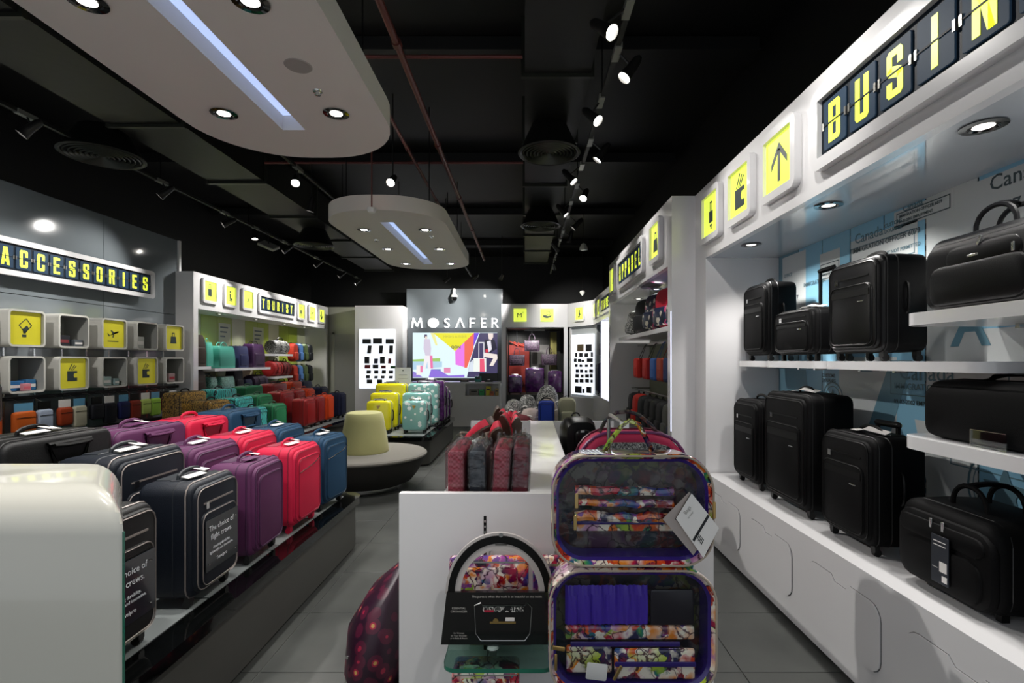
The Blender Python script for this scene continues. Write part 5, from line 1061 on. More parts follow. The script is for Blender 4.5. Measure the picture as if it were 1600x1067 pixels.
# smoke detector hanging on a red drop
t = thing('smoke_detector', 'white smoke detector on a thin red drop before the far raft', 'detector', (-1.63, 5.45, 3.12)); MB().lathe([(.0005, 0), (.035, .005), (.05, .03), (.052, .05), (.03, .055)], 20).build('head', mat('detector_white', '#d8d8d4', .4), t); MB().cyl((0, 0, .05), (0, 0, 1.48), .008, 6).build('drop', REDPIPE, t)
# ducts
def duct(label, x0, x1, z0, z1, segs):
    t = thing('air_duct', label, 'duct', ((x0+x1)/2, segs[0], z0)); hw = (x1-x0)/2; h = z1-z0
    for a, b in zip(segs[:-1], segs[1:]):
        MB().box(-hw, hw, a-segs[0]+.01, b-segs[0]-.01, 0, h).build('duct_section', DUCT, t)
        MB().box(-hw-.03, hw+.03, b-segs[0]-.02, b-segs[0]+.02, -.03, h+.03).build('flange', mat('duct_flange', '#23261f', .4, metal=.3), t)
    return t
duct('large black air duct running overhead down the middle', .0, .55, 3.95, 4.4, [.2, 1.6, 3.0, 4.3, 5.6, 7.0, 8.4, 9.8, 11.2, 12.6])
duct('black air duct overhead above the left side', -4.05, -3.35, 3.85, 4.3, [.2, 1.8, 3.4, 5.0, 6.6, 8.2, 9.8, 11.4, 13.0])
def diffuser(label, x, y, z, r):
    t = thing('round_diffuser', label, 'air diffuser', (x, y, z), 0, 'round ceiling diffusers')
    MB().lathe([(r*.6, .28), (r, .02), (r+.02, 0), (r, -.012), (r-.02, .0)], 32, cap=False).build('collar', DUCT, t)
    for k in range(7):
        rr_ = r*(1-(k+1)/8); MB().lathe([(rr_+.012, -.004), (rr_+.004, -.014), (rr_-.006, .01)], 32, cap=False).build('ring', mat('diffuser_ring', '#34372f', .35, metal=.4), t)
for lab, x, y, z, r in (('nearer round slatted diffuser on the middle duct', .25, 5.25, 3.67, .30), ('farther round slatted diffuser on the middle duct', .25, 8.1, 3.67, .30), ('round slatted diffuser above the left wall near the frame edge', -4.45, 5.4, 3.7, .36), ('round slatted diffuser farther along the left duct', -3.7, 9.0, 3.56, .32)):
    diffuser(lab, x, y, z, r)
def pipe(label, pts, r, m=REDPIPE):
    t = thing('sprinkler_pipe', label, 'pipe', pts[0]); P = [tuple(Vector(p)-Vector(pts[0])) for p in pts]
    MB().tube(P, r, 10).build('tube', m, t)
    L_ = (Vector(P[-1])).length; d_ = Vector(P[-1]).normalized()
    for k in range(1, int(L_/1.8)+1): c = d_*1.8*k; MB().cyl(tuple(c-d_*.03), tuple(c+d_*.03), r*1.35, 10).build('coupling', m, t)
pipe('thicker red sprinkler pipe running down the shop overhead', [(-.95, .2, 3.9), (-.95, 12, 3.9)], .027)
pipe('thinner red sprinkler pipe beside the near ceiling raft', [(-1.28, .2, 3.86), (-1.28, 10, 3.86)], .018)
pipe('red cross pipe nearest overhead', [(-2.6, 4.1, 3.98), (-.02, 4.1, 3.98)], .014)
pipe('red cross pipe in front of the far raft overhead', [(-3.2, 6.3, 3.98), (-.02, 6.3, 3.98)], .014)
for k, y in enumerate((2.2, 4.9, 7.6, 10.3, 13.0)):
    t = thing('ceiling_beam', 'dark ceiling beam %s' % ['nearest overhead', 'over the near end of the far raft', 'over the far raft', 'behind the far raft', 'above the grey logo wall'][k], 'beam', (-2, y, 4.45)); MB().box(-4.2, 4.2, -.1, .1, 0, .14).build('beam', BLACKP, t)
    MB().box(-4.2, 4.2, -.14, .14, -.01, .01).build('flange', BLACKP, t)
# track and heads
def track(label, x, y0, y1): 
    t = thing('light_track', label, 'light track', (x, y0, 3.74)); MB().box(-.018, .018, 0, y1-y0, 0, .03).build('rail', BLACKP, t)
    for k in range(int((y1-y0)/2)+1): MB().cyl((0, 2*k+.1, .03), (0, 2*k+.1, ZC-3.74), .005, 6).build('suspension', BLKTRM, t)
track('black light track on the right side overhead', .65, .2, 13); track('black light track on the left side overhead', -4.48, .2, 14)
track('short black light track between the two rafts', -2.6, 3.2, 7.4); track('black light track in front of the logo wall', -1.4, 9.2, 13.4)
HEADM = mat('head_black', '#121212', .4)
def rings_names(k, s):
    o = ['nearest', 'second', 'third', 'fourth', 'fifth', 'sixth', 'seventh', 'eighth', 'ninth', 'tenth', 'eleventh', 'twelfth', 'last']
    return 'lit track spotlight, %s along the %s' % (o[k], {'R': 'right ceiling track', 'L': 'left ceiling track', 'M': 'middle ceiling tracks'}[s])
cnt = {'R': 0, 'L': 0, 'M': 0}; order = sorted(TRK, key=lambda q: q[0][1])
for (x, y, ax, ay, az), s in order:
    d = (Vector((ax, ay, az))-Vector((x, y, 3.55))).normalized(); q = d.to_track_quat('-Z', 'Y')
    t = thing('track_spotlight', rings_names(cnt[s], s), 'spotlight', Vector((x, y, 3.55))-d*.012, 0, 'track spotlights'); cnt[s] += 1  # the added, unseen fill heads get the same fitting and label
    R_ = q.to_euler()
    MB().lathe([(.020, .20), (.034, .17), (.040, .06), (.050, 0.0), (.052, -.004), (.046, -.004), (.042, .02)], 20, cap=False).build('housing', HEADM, t, rot=R_)
    MB().lathe([(.043, .014), (.0005, .016)], 20, cap=False).build('lens', GLOW, t, rot=R_)
    MB().lathe([(.020, .20), (.0005, .20)], 12, cap=False).build('cap', HEADM, t, rot=R_)
    tx = {'R': .65, 'L': -4.48, 'M': -2.6 if x < -2.3 and y < 8 else -1.4}[s]
    c = -d*.10
    if s == 'M' and abs(x-tx) > .1:
        MB().cyl((c.x, c.y, c.z), (c.x, c.y, ZC-3.55), .008, 6).build('stem', HEADM, t)
    else:
        MB().cyl((c.x, c.y, c.z), (tx-x, c.y, .20), .008, 6).build('stem', HEADM, t)
        MB().box(tx-x-.025, tx-x+.025, c.y-.09, c.y+.09, .17, .21).build('gear_box', mat('gear_grey', '#6c6e68', .4), t)
t = thing('floodlight', 'unlit square floodlight on the left track', 'floodlight', (-4.48, 8.95, 3.55)); MB().at((0, 0, -.02), (.5, .4, 0)).rbox(.30, .20, .05, .01, seg=1).build('housing', mat('flood_grey', '#86867f', .4), t); MB().cyl((0, 0, .0), (0, 0, .20), .01).build('stem', HEADM, t)
t = thing('emergency_light', 'small pale pendant emergency light over the right side', 'light', (1.05, 9.15, 3.52)); MB().lathe([(.075, 0), (.07, .04), (.045, .10), (.02, .12)], 4).build('shade', mat('shade_white', '#c8c8c2', .4), t); MB().cyl((0, 0, .12), (0, 0, ZC-3.52), .004, 6).build('cord', BLKTRM, t)
t = thing('smoke_detector', 'pale hanging detector near the corner wall on the right', 'detector', (1.45, 12.9, 3.25)); MB().lathe([(.0005, -.08), (.05, -.03), (.07, .02), (.05, .05)], 12).build('head', MATS['detector_white'], t); MB().cyl((0, 0, .05), (0, 0, ZC-3.25), .006, 6).build('cord', BLKTRM, t)
t = thing('security_camera', 'dark domed security camera on the grey logo wall', 'camera', (-1.95, 14.12, 3.27)); MB().lathe([(.0005, -.10), (.06, -.08), (.085, -.02), (.085, .02)], 20).build('dome', mat('dome_black', '#0a0a0b', .08, coat=.5), t); MB().lathe([(.088, .02), (.09, .07), (.05, .12), (.03, .26)], 20).build('housing', MATS['detector_white'], t); MB().box(-.03, .03, 0, .18, .22, .26).build('arm', MATS['detector_white'], t)

# ---------------------------------------------------------------- white counter, near left
c = thing('counter', 'rounded glossy white counter at the near left edge of the picture', 'counter', (-1.5, 1.3, 0))
CW_ = mat('counter_white', '#c4c2b8', .16, coat=.6)
q = MB(); rings = []; R_ = .11
# plan trapezoid; vertical section rounds from the front face over to the top, the right end rounds too
def sec(x, zt): 
    p = [(x, 0, 0), (x, 0, zt-R_)]+[(x, R_*(1-math.cos(a)), zt-R_+R_*math.sin(a)) for a in [PI/2*k/6 for k in range(1, 7)]]
    return p+[(x, .36, zt), (x, .36, 0)]
def skew(pts): return [(x+(-.0 if x < .3 else -y*.80), y, z) for x, y, z in pts]
ZT = 1.215
for x, zt in ((-.9, ZT), (.0, ZT), (.36, ZT)): rings.append(skew(sec(x, zt)))
for k in range(1, 8):
    a = PI/2*k/7; rings.append(skew([(x, y, z if z < .01 else min(z, ZT-.10+.10*math.cos(a)-(ZT-zz)*.0) ) for (x, y, z), zz in zip(sec(.381+.10*math.sin(a), ZT), [0]*20)]))
q.loops([list(reversed(r)) for r in rings]).build('body', CW_, c, sharp=50)
MB().box(.4795, .4825, -.002, .003, 0, ZT-.10).build('edge_strip', GEDGE, c)
um = thing('patterned_bottle', 'narrow black case with white scallops and a red top on the counter', 'bag', (-1.600, 1.50, ZT+.0005))
MB().lathe([(.045, .012), (.056, .02), (.056, .20), (.062, .215), (.064, .36), (.06, .37)], 24).build('body', ramp_mat('scallop_print', [(0, '#c9d4ca'), (.30, '#101214')], 'dist', 30, .3), um); MB().lathe([(.061, .215), (.0665, .218), (.0665, .355), (.061, .36)], 24).build('dark_band', BLKTRM, um); MB().lathe([(.061, .37), (.058, .385), (.0005, .387)], 24).build('red_rim', fab('#a82020'), um); MB().lathe([(.056, 0), (.058, .006), (.045, .012)], 24).build('silver_foot', CHROME, um)
um.scale = (.72, .72, .72)

# ---------------------------------------------------------------- white display table in the middle
ROT = -.012; TX, TY, TZ = .10, 2.30, .95
tb2 = thing('display_table', 'large white open topped display table in the middle with a raised centre rib', 'display table', (TX, TY, 0), ROT)
XL, XR, LEN = -.667, .745, 2.80
MB().box(XL, XR, 0, .04, 0, TZ).build('front_board', WHITE, tb2)
MB().box(XL, XR, LEN-.04, LEN, 0, TZ).build('back_board', WHITE, tb2)
MB().box(XL, XL+.04, .04, LEN-.04, 0, TZ-.30).build('left_board', WHITE, tb2)
MB().box(XR-.04, XR, .04, LEN-.04, 0, TZ-.30).build('right_board', WHITE, tb2)
MB().box(-.078, .142, .04, LEN-.04, 0, TZ).build('centre_rib', WHITE, tb2)
MB().box(XL+.04, -.078, .04, LEN-.04, 0, .50).box(.142, XR-.04, .04, LEN-.04, 0, .50).build('bin_floor', WHITE2, tb2)
MB().box(-.285, -.273, -.003, 0, .25, TZ-.10).build('slotted_strip', BLKTRM, tb2)
q = MB()
for k in range(24): q.box(-.283, -.275, -.0045, -.003, .27+k*.024, .28+k*.024)
q = q.build('strip_slots', CHROME, tb2); q['kind'] = 'stuff'
def onT(x, y): return (TX+x*math.cos(ROT)-y*math.sin(ROT), TY+x*math.sin(ROT)+y*math.cos(ROT))
# quilts in plastic
def quilt(lab, x, y, m, lean, capm=None, h=.62):
    X_, Y_ = onT(x, y); t = thing('packed_quilt', lab, 'packed quilt', (X_, Y_, .503), ROT, 'quilts in plastic in the table')
    R0 = (0, lean, 0)
    MB().at((0, 0, 0), R0).rbox(.078, .36, h, .02, z0=.004, seg=2, e=.02).build('folded_quilt', m, t)
    MB().at((0, 0, 0), R0).rbox(.084, .012, h*.5, .008, z0=.02, seg=1).build('insert_card', capm or mat('insert_grey', '#4a4744', .4), t, (0, -.184, 0))
    q = MB().at((0, 0, 0), R0).rbox(.092, .39, h+.012, .012, z0=.0, seg=1, e=.006)
    q.build('plastic_wrap', WRAP, t)
    rnd = random.Random(int(x*1000)); q = MB().at((0, 0, 0), R0); n = 9
    for s in range(3):
        a = [(-.044+.011*k, -.19+.13*s+rnd.uniform(-.03, .03), h+.008+rnd.uniform(0, .035)) for k in range(n)]; b = [(-.044+.011*k, -.06+.13*s+rnd.uniform(-.03, .03), h+.006+rnd.uniform(0, .035)) for k in range(n)]
        q.add(a+b, [(k, k+1, n+k+1, n+k) for k in range(n-1)])
    q.build('plastic_frill', WRAP, t, sharp=10)
NQ = ramp_mat('navy_quilt', [(0, '#2a2c38'), (.5, '#39404c'), (.6, '#5a4a44')], 'noise', 9, .6)
quilt('red checked quilt in plastic, leftmost in the white table', -.425, .27, GING, .0)
quilt('grey navy quilt in plastic, second from the left', -.325, .27, NQ, 0)
quilt('red checked quilt in plastic leaning to the right, third from the left', -.242, .27, GING, .06, h=.63)
quilt('red floral quilt in plastic leaning right, beside the centre rib', -.146, .27, ramp_mat('red_floral', [(0, '#8a2038'), (.5, '#7a3040'), (.6, '#50484c')], 'noise', 9, .6), .05, h=.64)
t = thing('packed_quilt', 'pale narrow package standing behind the grey navy quilt', 'package', (*onT(-.24, .56), .503)); MB().rbox(.05, .10, .54, .01, z0=0, seg=1).build('carton', fab('#8f7f7a'), t); MB().box(-.02, .02, -.052, -.05, .2, .4).build('label', TAG, t)
# slippers / shoes heap: boots with brown uppers and red toes
def slipper(lab, x, y, z, rz, tilt, red=True):
    X_, Y_ = onT(x, y); t = thing('travel_slipper', lab, 'slipper', (X_, Y_, z), rot=(tilt, 0, rz), group='red and brown folding slippers')
    sole = [(.040*math.cos(a)*(1 if math.sin(a) > 0 else .8), .13*math.sin(a)) for a in [2*PI*k/16 for k in range(16)]]
    MB().hprism(sole, 0, .014).build('sole', mat('slipper_brown', '#43352a', .5), t)
    MB().loops([[(x_*1.0, y_, .014) for x_, y_ in sole], [(x_*.95, y_*.96, .04) for x_, y_ in sole], [(x_*.6, y_*.5+.055, .062) for x_, y_ in sole]]).build('toe_cover', fab('#b01a34') if red else mat('slipper_brown2', '#3a2a20', .5), t)
    MB().tube([(.035, -.09, .02), (.03, -.10, .07), (0, -.118, .085), (-.03, -.10, .07), (-.035, -.09, .02)], .012, 5, flat=.4).build('heel_band', MATS['slipper_brown'], t)
sp = [(-.30, .95, 0, .3), (-.24, 1.02, 1, -.4), (-.17, 1.06, 0, .2), (-.37, 1.2, 0, .5), (-.27, 1.28, 1, -.2), (-.18, 1.30, 0, .1), (-.42, 1.0, 0, .9), (-.32, 1.5, 1, .2), (-.21, 1.52, 0, -.3)]
stand = thing('slipper_bin', 'dark red box holding the slippers inside the white table', 'bin', (*onT(-.26, 1.25), .503), ROT); MB().rbox(.30, .75, .50, .01, seg=1).build('carton', fab('#3a1c1e'), stand); MB().box(-.13, .13, -.3765, -.374, .1, .3).build('label', fab('#5e2a2a'), stand)
sn = ['front left', 'front middle', 'front right', 'left, second row', 'centre, second row', 'right, second row', 'leftmost tilted', 'back left', 'back right']
for k, (x, y, b_, rz) in enumerate(sp):
    slipper('red and brown slipper in the heap, %s' % sn[k], x, y, .865+.215 if k in (1, 4, 7) else .872+.19, rz+PI, 1.15 if k in (1, 4, 7, 2, 5) else .55, red=k % 4 != 3)
# black bags in the right bin, beyond
X_, Y_ = onT(.32, 1.75)
backpack('backpack', 'shiny black backpack standing in the far right bin of the white table', (X_-.02, Y_, .503), .2, .26, .60, .22, BLKLTH, trim=BLKTRM)
bb = bpy.data.objects[[o.name for o in bpy.data.objects if o.name.startswith('backpack')][-1]]
bb = bb.parent or bb
for o_ in bpy.data.objects:
    if o_.get('label', '').startswith('shiny black backpack'): bb = o_
MB().tube([(.028*math.cos(a), 0, .028*math.sin(a)) for a in [2*PI*k/14 for k in range(14)]], .004, 5, True).build('metal_ring', CHROME, bb, (-.01, -.185, .40)); MB().rbox(.13, .05, .16, .05, seg=2).build('upper_pocket', BLKLTH, bb, (0, -.13, .36)); MB().box(-.03, .0, -.162, -.158, .50, .515).build('badge', CHROME, bb)
t = heap('soft_bag', 'black crumpled bag in the right bin, left of the pink bag', 'bag', (X_-.02, Y_-.42, .503), .22, .26, .40, BLKLTH, 'black bags in the table bin')
t = heap('soft_bag', 'black low bag in the right bin, behind the bag handles', 'bag', (X_+.24, Y_+.02, .503), .24, .3, .40, BLKLTH, 'black bags in the table bin')
# pink bag standing behind the clear case in the right bin
X_, Y_ = onT(.44, .36)
pb = thing('train_case', 'pink edged cosmetic case with a grey snake print behind the clear case', 'cosmetic case', (X_-.005, Y_+.02, .503), .0)
PINK = fab('#b0264e')
MB().rbox(.54, .26, .68, .17, z0=0, seg=3, e=.03).build('body', PINK, pb); MB().at((0, -.125, 0)).rbox(.50, .04, .62, .15, z0=.02, seg=2, e=.01).build('front_panel', PINKP, pb)
MB().tube(loop_path(.548, .688, .172, -.105, .34, 6), .008, 6, True).build('piping', mat('purple_piping', '#6a2a5e', .4), pb); MB().tube(loop_path(.548, .688, .172, .05, .34, 6), .006, 6, True).build('zip_track', mat('zip_maroon', '#5e1834', .4), pb)
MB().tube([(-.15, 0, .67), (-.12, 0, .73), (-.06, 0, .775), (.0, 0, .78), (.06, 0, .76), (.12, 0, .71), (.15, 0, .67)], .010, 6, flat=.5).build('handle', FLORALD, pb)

# ---- hanging clear cosmetic case
HX, HY = .385, 1.83
hc = thing('clear_cosmetic_case', 'large open floral cosmetic case with clear pockets hanging in front', 'cosmetic case', (HX, HY, 0), 0)
LIN = mat('purple_lining', '#2c1570', .22, coat=.4); LIND = mat('dark_lining', '#16101f', .3)
PIP = mat('grey_piping', '#a89a8a', .4)
def outline(w_, h_, r, zc, y, n=8, top=0): return [(x*(1-.0*z), y, z+zc+(top*(1-(2*x/w_)**2) if z > 0 else 0)) for x, z in rrect(w_, h_, r, n)]
def shell(zc, w_, h_, top, d_, nm):
    rings = [outline(w_*.965, h_*.96, .10, zc, d_, top=top), outline(w_, h_, .11, zc, d_-.02, top=top), outline(w_+.006, h_+.006, .11, zc, .0, top=top), outline(w_-.012, h_-.012, .105, zc, -.012, top=top), outline(w_-.03, h_-.03, .10, zc, .004, top=top)]
    q = MB(); q.loops(rings, cap=False); n = len(rings[0]); q.add(rings[0], [tuple(reversed(range(n)))]); q.build(nm, FLORAL, hc)
    MB().tube(outline(w_-.004, h_-.004, .108, zc, -.013, top=top), .004, 6, True).build('piping', PIP, hc)
    q = MB(); q.loops([outline(w_-.03, h_-.03, .10, zc, .004, top=top), outline(w_-.05, h_-.05, .095, zc, .012, top=top), outline(w_-.056, h_-.056, .09, zc, .09, top=top)], cap=False); q.build('purple_border', LIN, hc)
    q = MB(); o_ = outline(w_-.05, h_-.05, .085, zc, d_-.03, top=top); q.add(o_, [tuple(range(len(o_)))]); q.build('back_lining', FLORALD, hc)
    q = MB(); o_ = outline(w_-.05, h_-.05, .09, zc, .006, top=top); q.add(o_, [tuple(range(len(o_)))]); q.build('clear_window', CLEAR, hc)
k1 = HY/800.0
def zz(v): return 1.55-(v-563)*k1
def xx(u): return (u-820)*k1-HX
ZT1, ZB1 = zz(707), zz(884); ZT2, ZB2 = zz(886), zz(1085)
shell((ZT1+ZB1)/2-.012, .575, ZT1-ZB1-.03, .03, .13, 'upper_shell'); shell((ZT2+ZB2)/2-.006, .595, ZT2-ZB2-.02, .015, .13, 'lower_shell')
MB().at((xx(990), .07, zz(886)), (0, 0, 0)).rbox(.46, .09, .06, .02, z0=-.03).build('hinge_panel', FLORAL, hc)
rnd = random.Random(3)
for v, ra in ((770, .017), (790, .014), (812, .019)):
    MB().tube([(xx(900)+.045*k, .045+rnd.uniform(-.004, .004), zz(v)+rnd.uniform(-.005, .003)-.001*k) for k in range(9)], [ra*rnd.uniform(.85, 1.1) for _ in range(9)], 8).build('pocket_hem', FLORAL, hc)
MB().box(xx(900), xx(1070), .06, .064, zz(838), zz(828)).build('green_band', FLORAL, hc)
for u, v in ((902, 785), (900, 820)): MB().at((xx(u), .03, zz(v))).rbox(.014, .004, .055, .004, z0=-.03, seg=1).build('zip_pull', GOLD, hc)
MB().at((xx(1113), -.018, zz(795))).rbox(.012, .006, .06, .004, z0=-.03, seg=1).build('zip_pull', GOLD, hc)
MB().at((xx(900)-.001, .055, zz(827))).rbox(.36, .004, .012, .002, z0=0).build('purple_strip', LIN, hc, (.17, 0, 0))
VS = mat('violet_satin', '#4b2bb4', .28); q = MB(); nn = 60; rows_ = []
for z_, g_ in ((zz(925), .4), (zz(940), 1), (zz(965), 1), (zz(988), .5)):
    rows_.append([(xx(885)+(xx(1018)-xx(885))*k/nn, .06-.014*g_*abs(math.sin(PI*k/10+.5*math.sin(k*.7)))-.003*math.sin(k*1.9+z_*40), z_) for k in range(nn+1)])
q.loops(rows_, cap=False, closed=False).build('pleated_pocket', VS, hc); MB().rbox(xx(1092)-xx(1022), .01, .13, .01, z0=zz(988)).build('dark_pocket', LIND, hc, ((xx(1092)+xx(1022))/2, .055, 0))
MB().rbox(xx(1092)-xx(884), .02, .05, .01, z0=zz(1010)).build('pocket_hem', FLORAL, hc, ((xx(1092)+xx(884))/2, .05, 0))
MB().rbox(.40, .006, .018, .004, z0=zz(1019)).build('purple_strip', LIN, hc, (xx(980), .036, 0)); MB().rbox(xx(960)-xx(886), .02, .10, .01, z0=zz(1063)).build('pocket', FLORAL, hc, ((xx(960)+xx(886))/2, .05, 0))
MB().rbox(xx(1090)-xx(962), .02, .11, .01, z0=zz(1068)).build('pocket', FLORAL, hc, ((xx(1090)+xx(962))/2, .03, 0)); MB().rbox(xx(1090)-xx(962), .004, .018, .004, z0=zz(1046)).build('purple_strip', LIN, hc, ((xx(1090)+xx(962))/2, .016, 0))
MB().at((xx(966), .012, zz(1055)), (0, .5, 0)).rbox(.012, .005, .06, .004, z0=-.03, seg=1).build('zip_pull', GOLD, hc)
MB().at((xx(872), -.018, zz(1012)), (0, .15, 0)).rbox(.045, .005, .016, .003).build('zip_slider', GOLD, hc); MB().at((xx(868), -.018, zz(1030))).rbox(.010, .005, .06, .004, z0=-.03).build('zip_pull', GOLD, hc)
MB().at((xx(933), .01, zz(1052)), (0, .12, 0)).rbox(.075, .003, .06, .006, z0=-.03).build('care_card', TAG, hc)
MB().tube([(xx(948), .04, zz(707)), (xx(955), .03, zz(692)), (xx(972), .02, zz(668)), (xx(985), .02, zz(658)), (xx(1000), .02, zz(664)), (xx(1014), .03, zz(690)), (xx(1024), .05, zz(708))], .009, 6, flat=.5).build('handle', FLORAL, hc)
# swing tag
tg = MB().at((0, 0, 0), (0, 0, 0)).prism([(xx(1074), zz(766)), (xx(1033), zz(808)), (xx(1080), zz(864)), (xx(1090), zz(850)), (xx(1052), zz(808)), (xx(1076), zz(768))], -.022, -.020).build('tag_back', mat('tag_grey', '#a89d98', .5), hc)
tg = MB().prism([(xx(1076), zz(767)), (xx(1052), zz(806)), (xx(1094), zz(866)), (xx(1118), zz(820))], -.034, -.032).build('swing_tag', TAG, hc)
MB().prism([(xx(1100.5), zz(799)), (xx(1077), zz(838)), (xx(1079.5), zz(841.5)), (xx(1103), zz(802.5))], -.0348, -.0341).build('dark_stripe', WB, tg)
for k in range(6): MB().prism([(xx(1086+1.6*k), zz(831+2.0*k-4)), (xx(1086.8+1.6*k), zz(832+2.0*k-4)), (xx(1082.8+1.6*k), zz(842+2.0*k-6)), (xx(1082+1.6*k), zz(841+2.0*k-6))], -.0348, -.0341).build('barcode_bar', WB, tg)
textmesh('tag_text', 'Bags', .018, mat('tag_ink', '#8a8680', .5), tg, (xx(1067), -.0346, zz(800)), (PI/2, -.95, 0), ext=.0002)
textmesh('tag_text', 'by design', .008, MATS['tag_ink'], tg, (xx(1071), -.0346, zz(806)), (PI/2, -.95, 0), ext=.0002)
# hook arm from the table front to the handle
ha = thing('display_hook', 'steel hook arm carrying the open cosmetic case', 'hook', (.36, 2.20, 1.02))
MB().tube([(0, -.34, .298), (0, -.30, .302), (0, -.04, .30), (0, .0, .28), (0, .0, .0)], .008, 8).box(-.01, .01, -.008, .008, -.14, .005).box(-.03, .03, .008, .100, -.14, -.06).build('arm', STEEL, ha); MB().box(-.016, .016, -.352, -.346, .285, .308).build('end_plate', TAG, ha)

# ---- purse organiser card with arch handle
pc = thing('organiser_card', 'black organiser packaging with a black and white arch handle', 'packaging', (.0, 2.10, 0))
k2 = 2.10/800
def X2(u): return (u-820)*k2
def Z2(v): return 1.55-(v-563)*k2
q = MB(); n = 24
def archring(ro, ri, y0, y1, sz=1.0):
    cx, cz = X2(781), Z2(926); O = [(cx+ro*math.cos(PI*k/n), cz+ro*1.12*math.sin(PI*k/n)) for k in range(n+1)]; I = [(cx+ri*math.cos(PI*k/n), cz+ri*1.12*math.sin(PI*k/n)) for k in range(n+1)]
    return MB().loops([[(x, y0, z) for x, z in O], [(x, y1, z) for x, z in O], [(x, y1, z) for x, z in I], [(x, y0, z) for x, z in I], [(x, y0, z) for x, z in O]], cap=False, closed=False)
archring(.222, .160, -.008, .006).build('white_arch', mat('arch_white', '#b9b3b0', .4), pc); archring(.212, .184, -.012, .0).build('black_band', BLKTRM, pc)
MB().prism([(X2(690), Z2(1003)), (X2(863), Z2(1003)), (X2(868), Z2(922)), (X2(699), Z2(922))], -.02, .0).build('card_box', mat('card_black', '#0b0a0a', .25, coat=.3), pc)
MB().tube([(X2(u), -.023, Z2(v)) for u, v in ((742, 942), (752, 938), (755, 942), (820, 942), (824, 938), (831, 945), (828, 985), (820, 996), (752, 996), (744, 985))], .0016, 5, True).build('bag_outline', CHROME, pc)
MB().box(X2(755), X2(818), -.0225, -.02, Z2(952), Z2(944)).build('striped_band', CAMO, pc); MB().box(X2(757), X2(772), -.0235, -.02, Z2(952), Z2(949)).build('red_patch', fab('#a82038'), pc)
MB().box(X2(766), X2(806), -.0225, -.02, Z2(970), Z2(967)).build('gold_bar', GOLD, pc); MB().box(X2(790), X2(804), -.0225, -.02, Z2(966), Z2(961)).build('pale_patch', TAG, pc)
MB().at((X2(775), -.021, Z2(966)), (PI/2, 0, 0)).lathe([(.011, 0), (.011, .002)], 16).build('gold_disc', GOLD, pc)
INKW = mat('print_grey', '#b5b0aa', .5)
textmesh('card_text', 'The purse is when the work is so beautiful on the inside', .0125, INKW, pc, (X2(738), -.0212, Z2(930)), ext=.0002)
for tx, v, s in (('ESSENTIAL', 948, .012), ('ORGANIZER', 953, .012), ('for Women', 986, .009), ('on Your Shoulder', 990, .009), ('or in Bella & Room', 994, .009)): textmesh('card_text', tx, s, INKW, pc, (X2(718), -.0212, Z2(v)), align='CENTER', ext=.0002)
MB().at((X2(783), -.013, Z2(834)), (PI/2, 0, 0)).lathe([(.009, 0), (.009, .003)], 16).build('logo_disc', CHROME, pc); MB().box(X2(774), X2(792), -.0095, -.008, Z2(851), Z2(849)).build('arch_print', DSTEEL, pc)
MB().tube([(X2(764), .0, Z2(935)), (X2(764), .10, Z2(930)), (X2(764), .198, Z2(930))], .005, 6).build('hook', STEEL, pc)
# floral pouches behind and below
def pouch(lab, u0, u1, v0, v1, Y, d_, m=FLORAL, hook=True):
    k = Y/800; x0, x1, z0, z1 = (u0-820)*k, (u1-820)*k, 1.55-(v1-563)*k, 1.55-(v0-563)*k
    t = thing('floral_pouch', lab, 'pouch', ((x0+x1)/2, Y, z0), 0, 'floral pouches on the table front')
    MB().rbox(x1-x0, d_, z1-z0, .02, seg=2, e=.012).build('body', m, t); MB().rbox((x1-x0)*.72, .012, (z1-z0)*.6, .012, z0=(z1-z0)*.15, seg=1).build('front_pocket', m, t, (0, -d_/2, 0))
    MB().box(-(x1-x0)*.46, (x1-x0)*.46, -d_/2-.002, -d_/2+.002, (z1-z0)*.86, (z1-z0)*.9).build('zip', CHROME, t)
    if hook: MB().tube([(0, 0, z1-z0-.01), (0, 2.30-Y, z1-z0-.005)], .004, 6).build('hook', STEEL, t)
pouch('bright floral pouch hanging behind the arch handle', 702, 826, 868, 930, 2.20, .04)
pouch('wide red floral bag behind the open case', 832, 905, 868, 960, 2.24, .05)
gs = thing('glass_shelf', 'thick glass shelf with green edges low on the table front', 'glass shelf', (-.10, 2.11, .362))
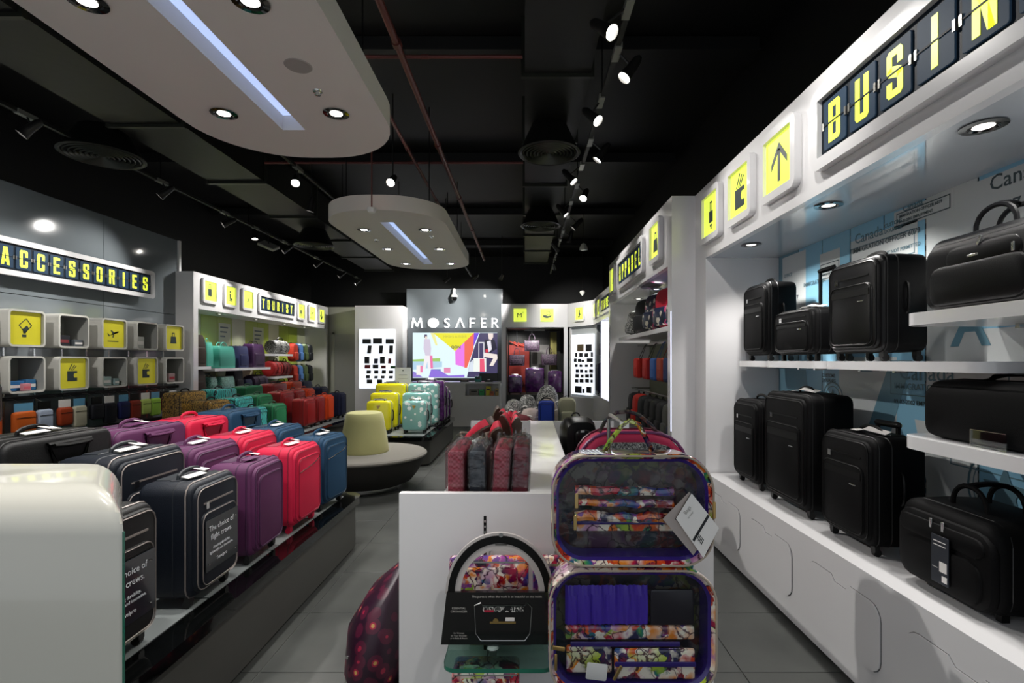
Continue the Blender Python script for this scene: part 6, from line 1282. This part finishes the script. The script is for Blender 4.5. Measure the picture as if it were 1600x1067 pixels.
hw, hd, r = .215, .165, .05; pts = [(hw, hd), (-hw, hd)]+[(-hw+r-r*math.cos(a), -hd+r-r*math.sin(a)) for a in [PI/2*k/6 for k in range(7)]]+[(hw-r+r*math.sin(a), -hd+r-r*math.cos(a)) for a in [PI/2*k/6 for k in range(7)]]
MB().loops([[(x, y, .016) for x, y in pts]], cap=False).add([(x, y, .016) for x, y in pts], [tuple(range(len(pts)))]).add([(x, y, 0) for x, y in pts], [tuple(range(len(pts)))]).build('glass_face', GLASS, gs)
MB().loops([[(x, y, 0) for x, y in pts], [(x, y, .016) for x, y in pts]], cap=False).build('glass_edge', GEDGE, gs)
MB().box(-.045, -.015, -.02, .19, -.02, 0).box(-.06, .0, .165, .19, -.05, .06).build('bracket', STEEL, gs); MB().at((-.03, -.02, .016)).lathe([(.025, 0), (.022, .008), (.0005, .01)], 20).build('clamp', mat('clamp_clear', '#8fa09a', .1, coat=.5), gs)
pouch('floral pouch seen through and below the glass shelf', 708, 812, 1036, 1078, 2.12, .12, hook=True)
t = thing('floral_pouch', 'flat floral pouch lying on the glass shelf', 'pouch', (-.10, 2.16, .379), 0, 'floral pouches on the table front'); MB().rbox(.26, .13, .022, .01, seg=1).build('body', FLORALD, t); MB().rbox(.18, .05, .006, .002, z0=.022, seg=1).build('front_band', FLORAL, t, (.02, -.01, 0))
# plum printed soft bag leaning at the left of the table
t = thing('soft_bag', 'plum coloured soft bag with golden dots leaning against the table side', 'bag', (-.73, 2.66, 0)); rings = []
for z, rx, ry, ox in ((0, .15, .30, .01), (.06, .175, .34, .0), (.22, .165, .33, .01), (.36, .115, .28, .035), (.46, .05, .18, .085), (.50, .02, .1, .105)):
    rings.append([(min(ox+math.cos(a)*rx*(1+.05*math.sin(3*a+z*20)), .155), math.sin(a)*ry*(1+.04*math.cos(4*a+z*9)), z) for a in [2*PI*k/24 for k in range(24)]])
MB().loops(rings).build('body', BOKEH, t); MB().tube([(-.08+.02*k, -.30+.01*k, .12+.05*k) for k in range(5)], .005, 5).build('seam', mat('plum_seam', '#2a0c20', .4), t); MB().at((-.10, -.262, .16), (PI/2, 0, -.3)).lathe([(.008, 0), (.008, .006)], 12).build('stud', CHROME, t)
print('objects', len(bpy.data.objects))
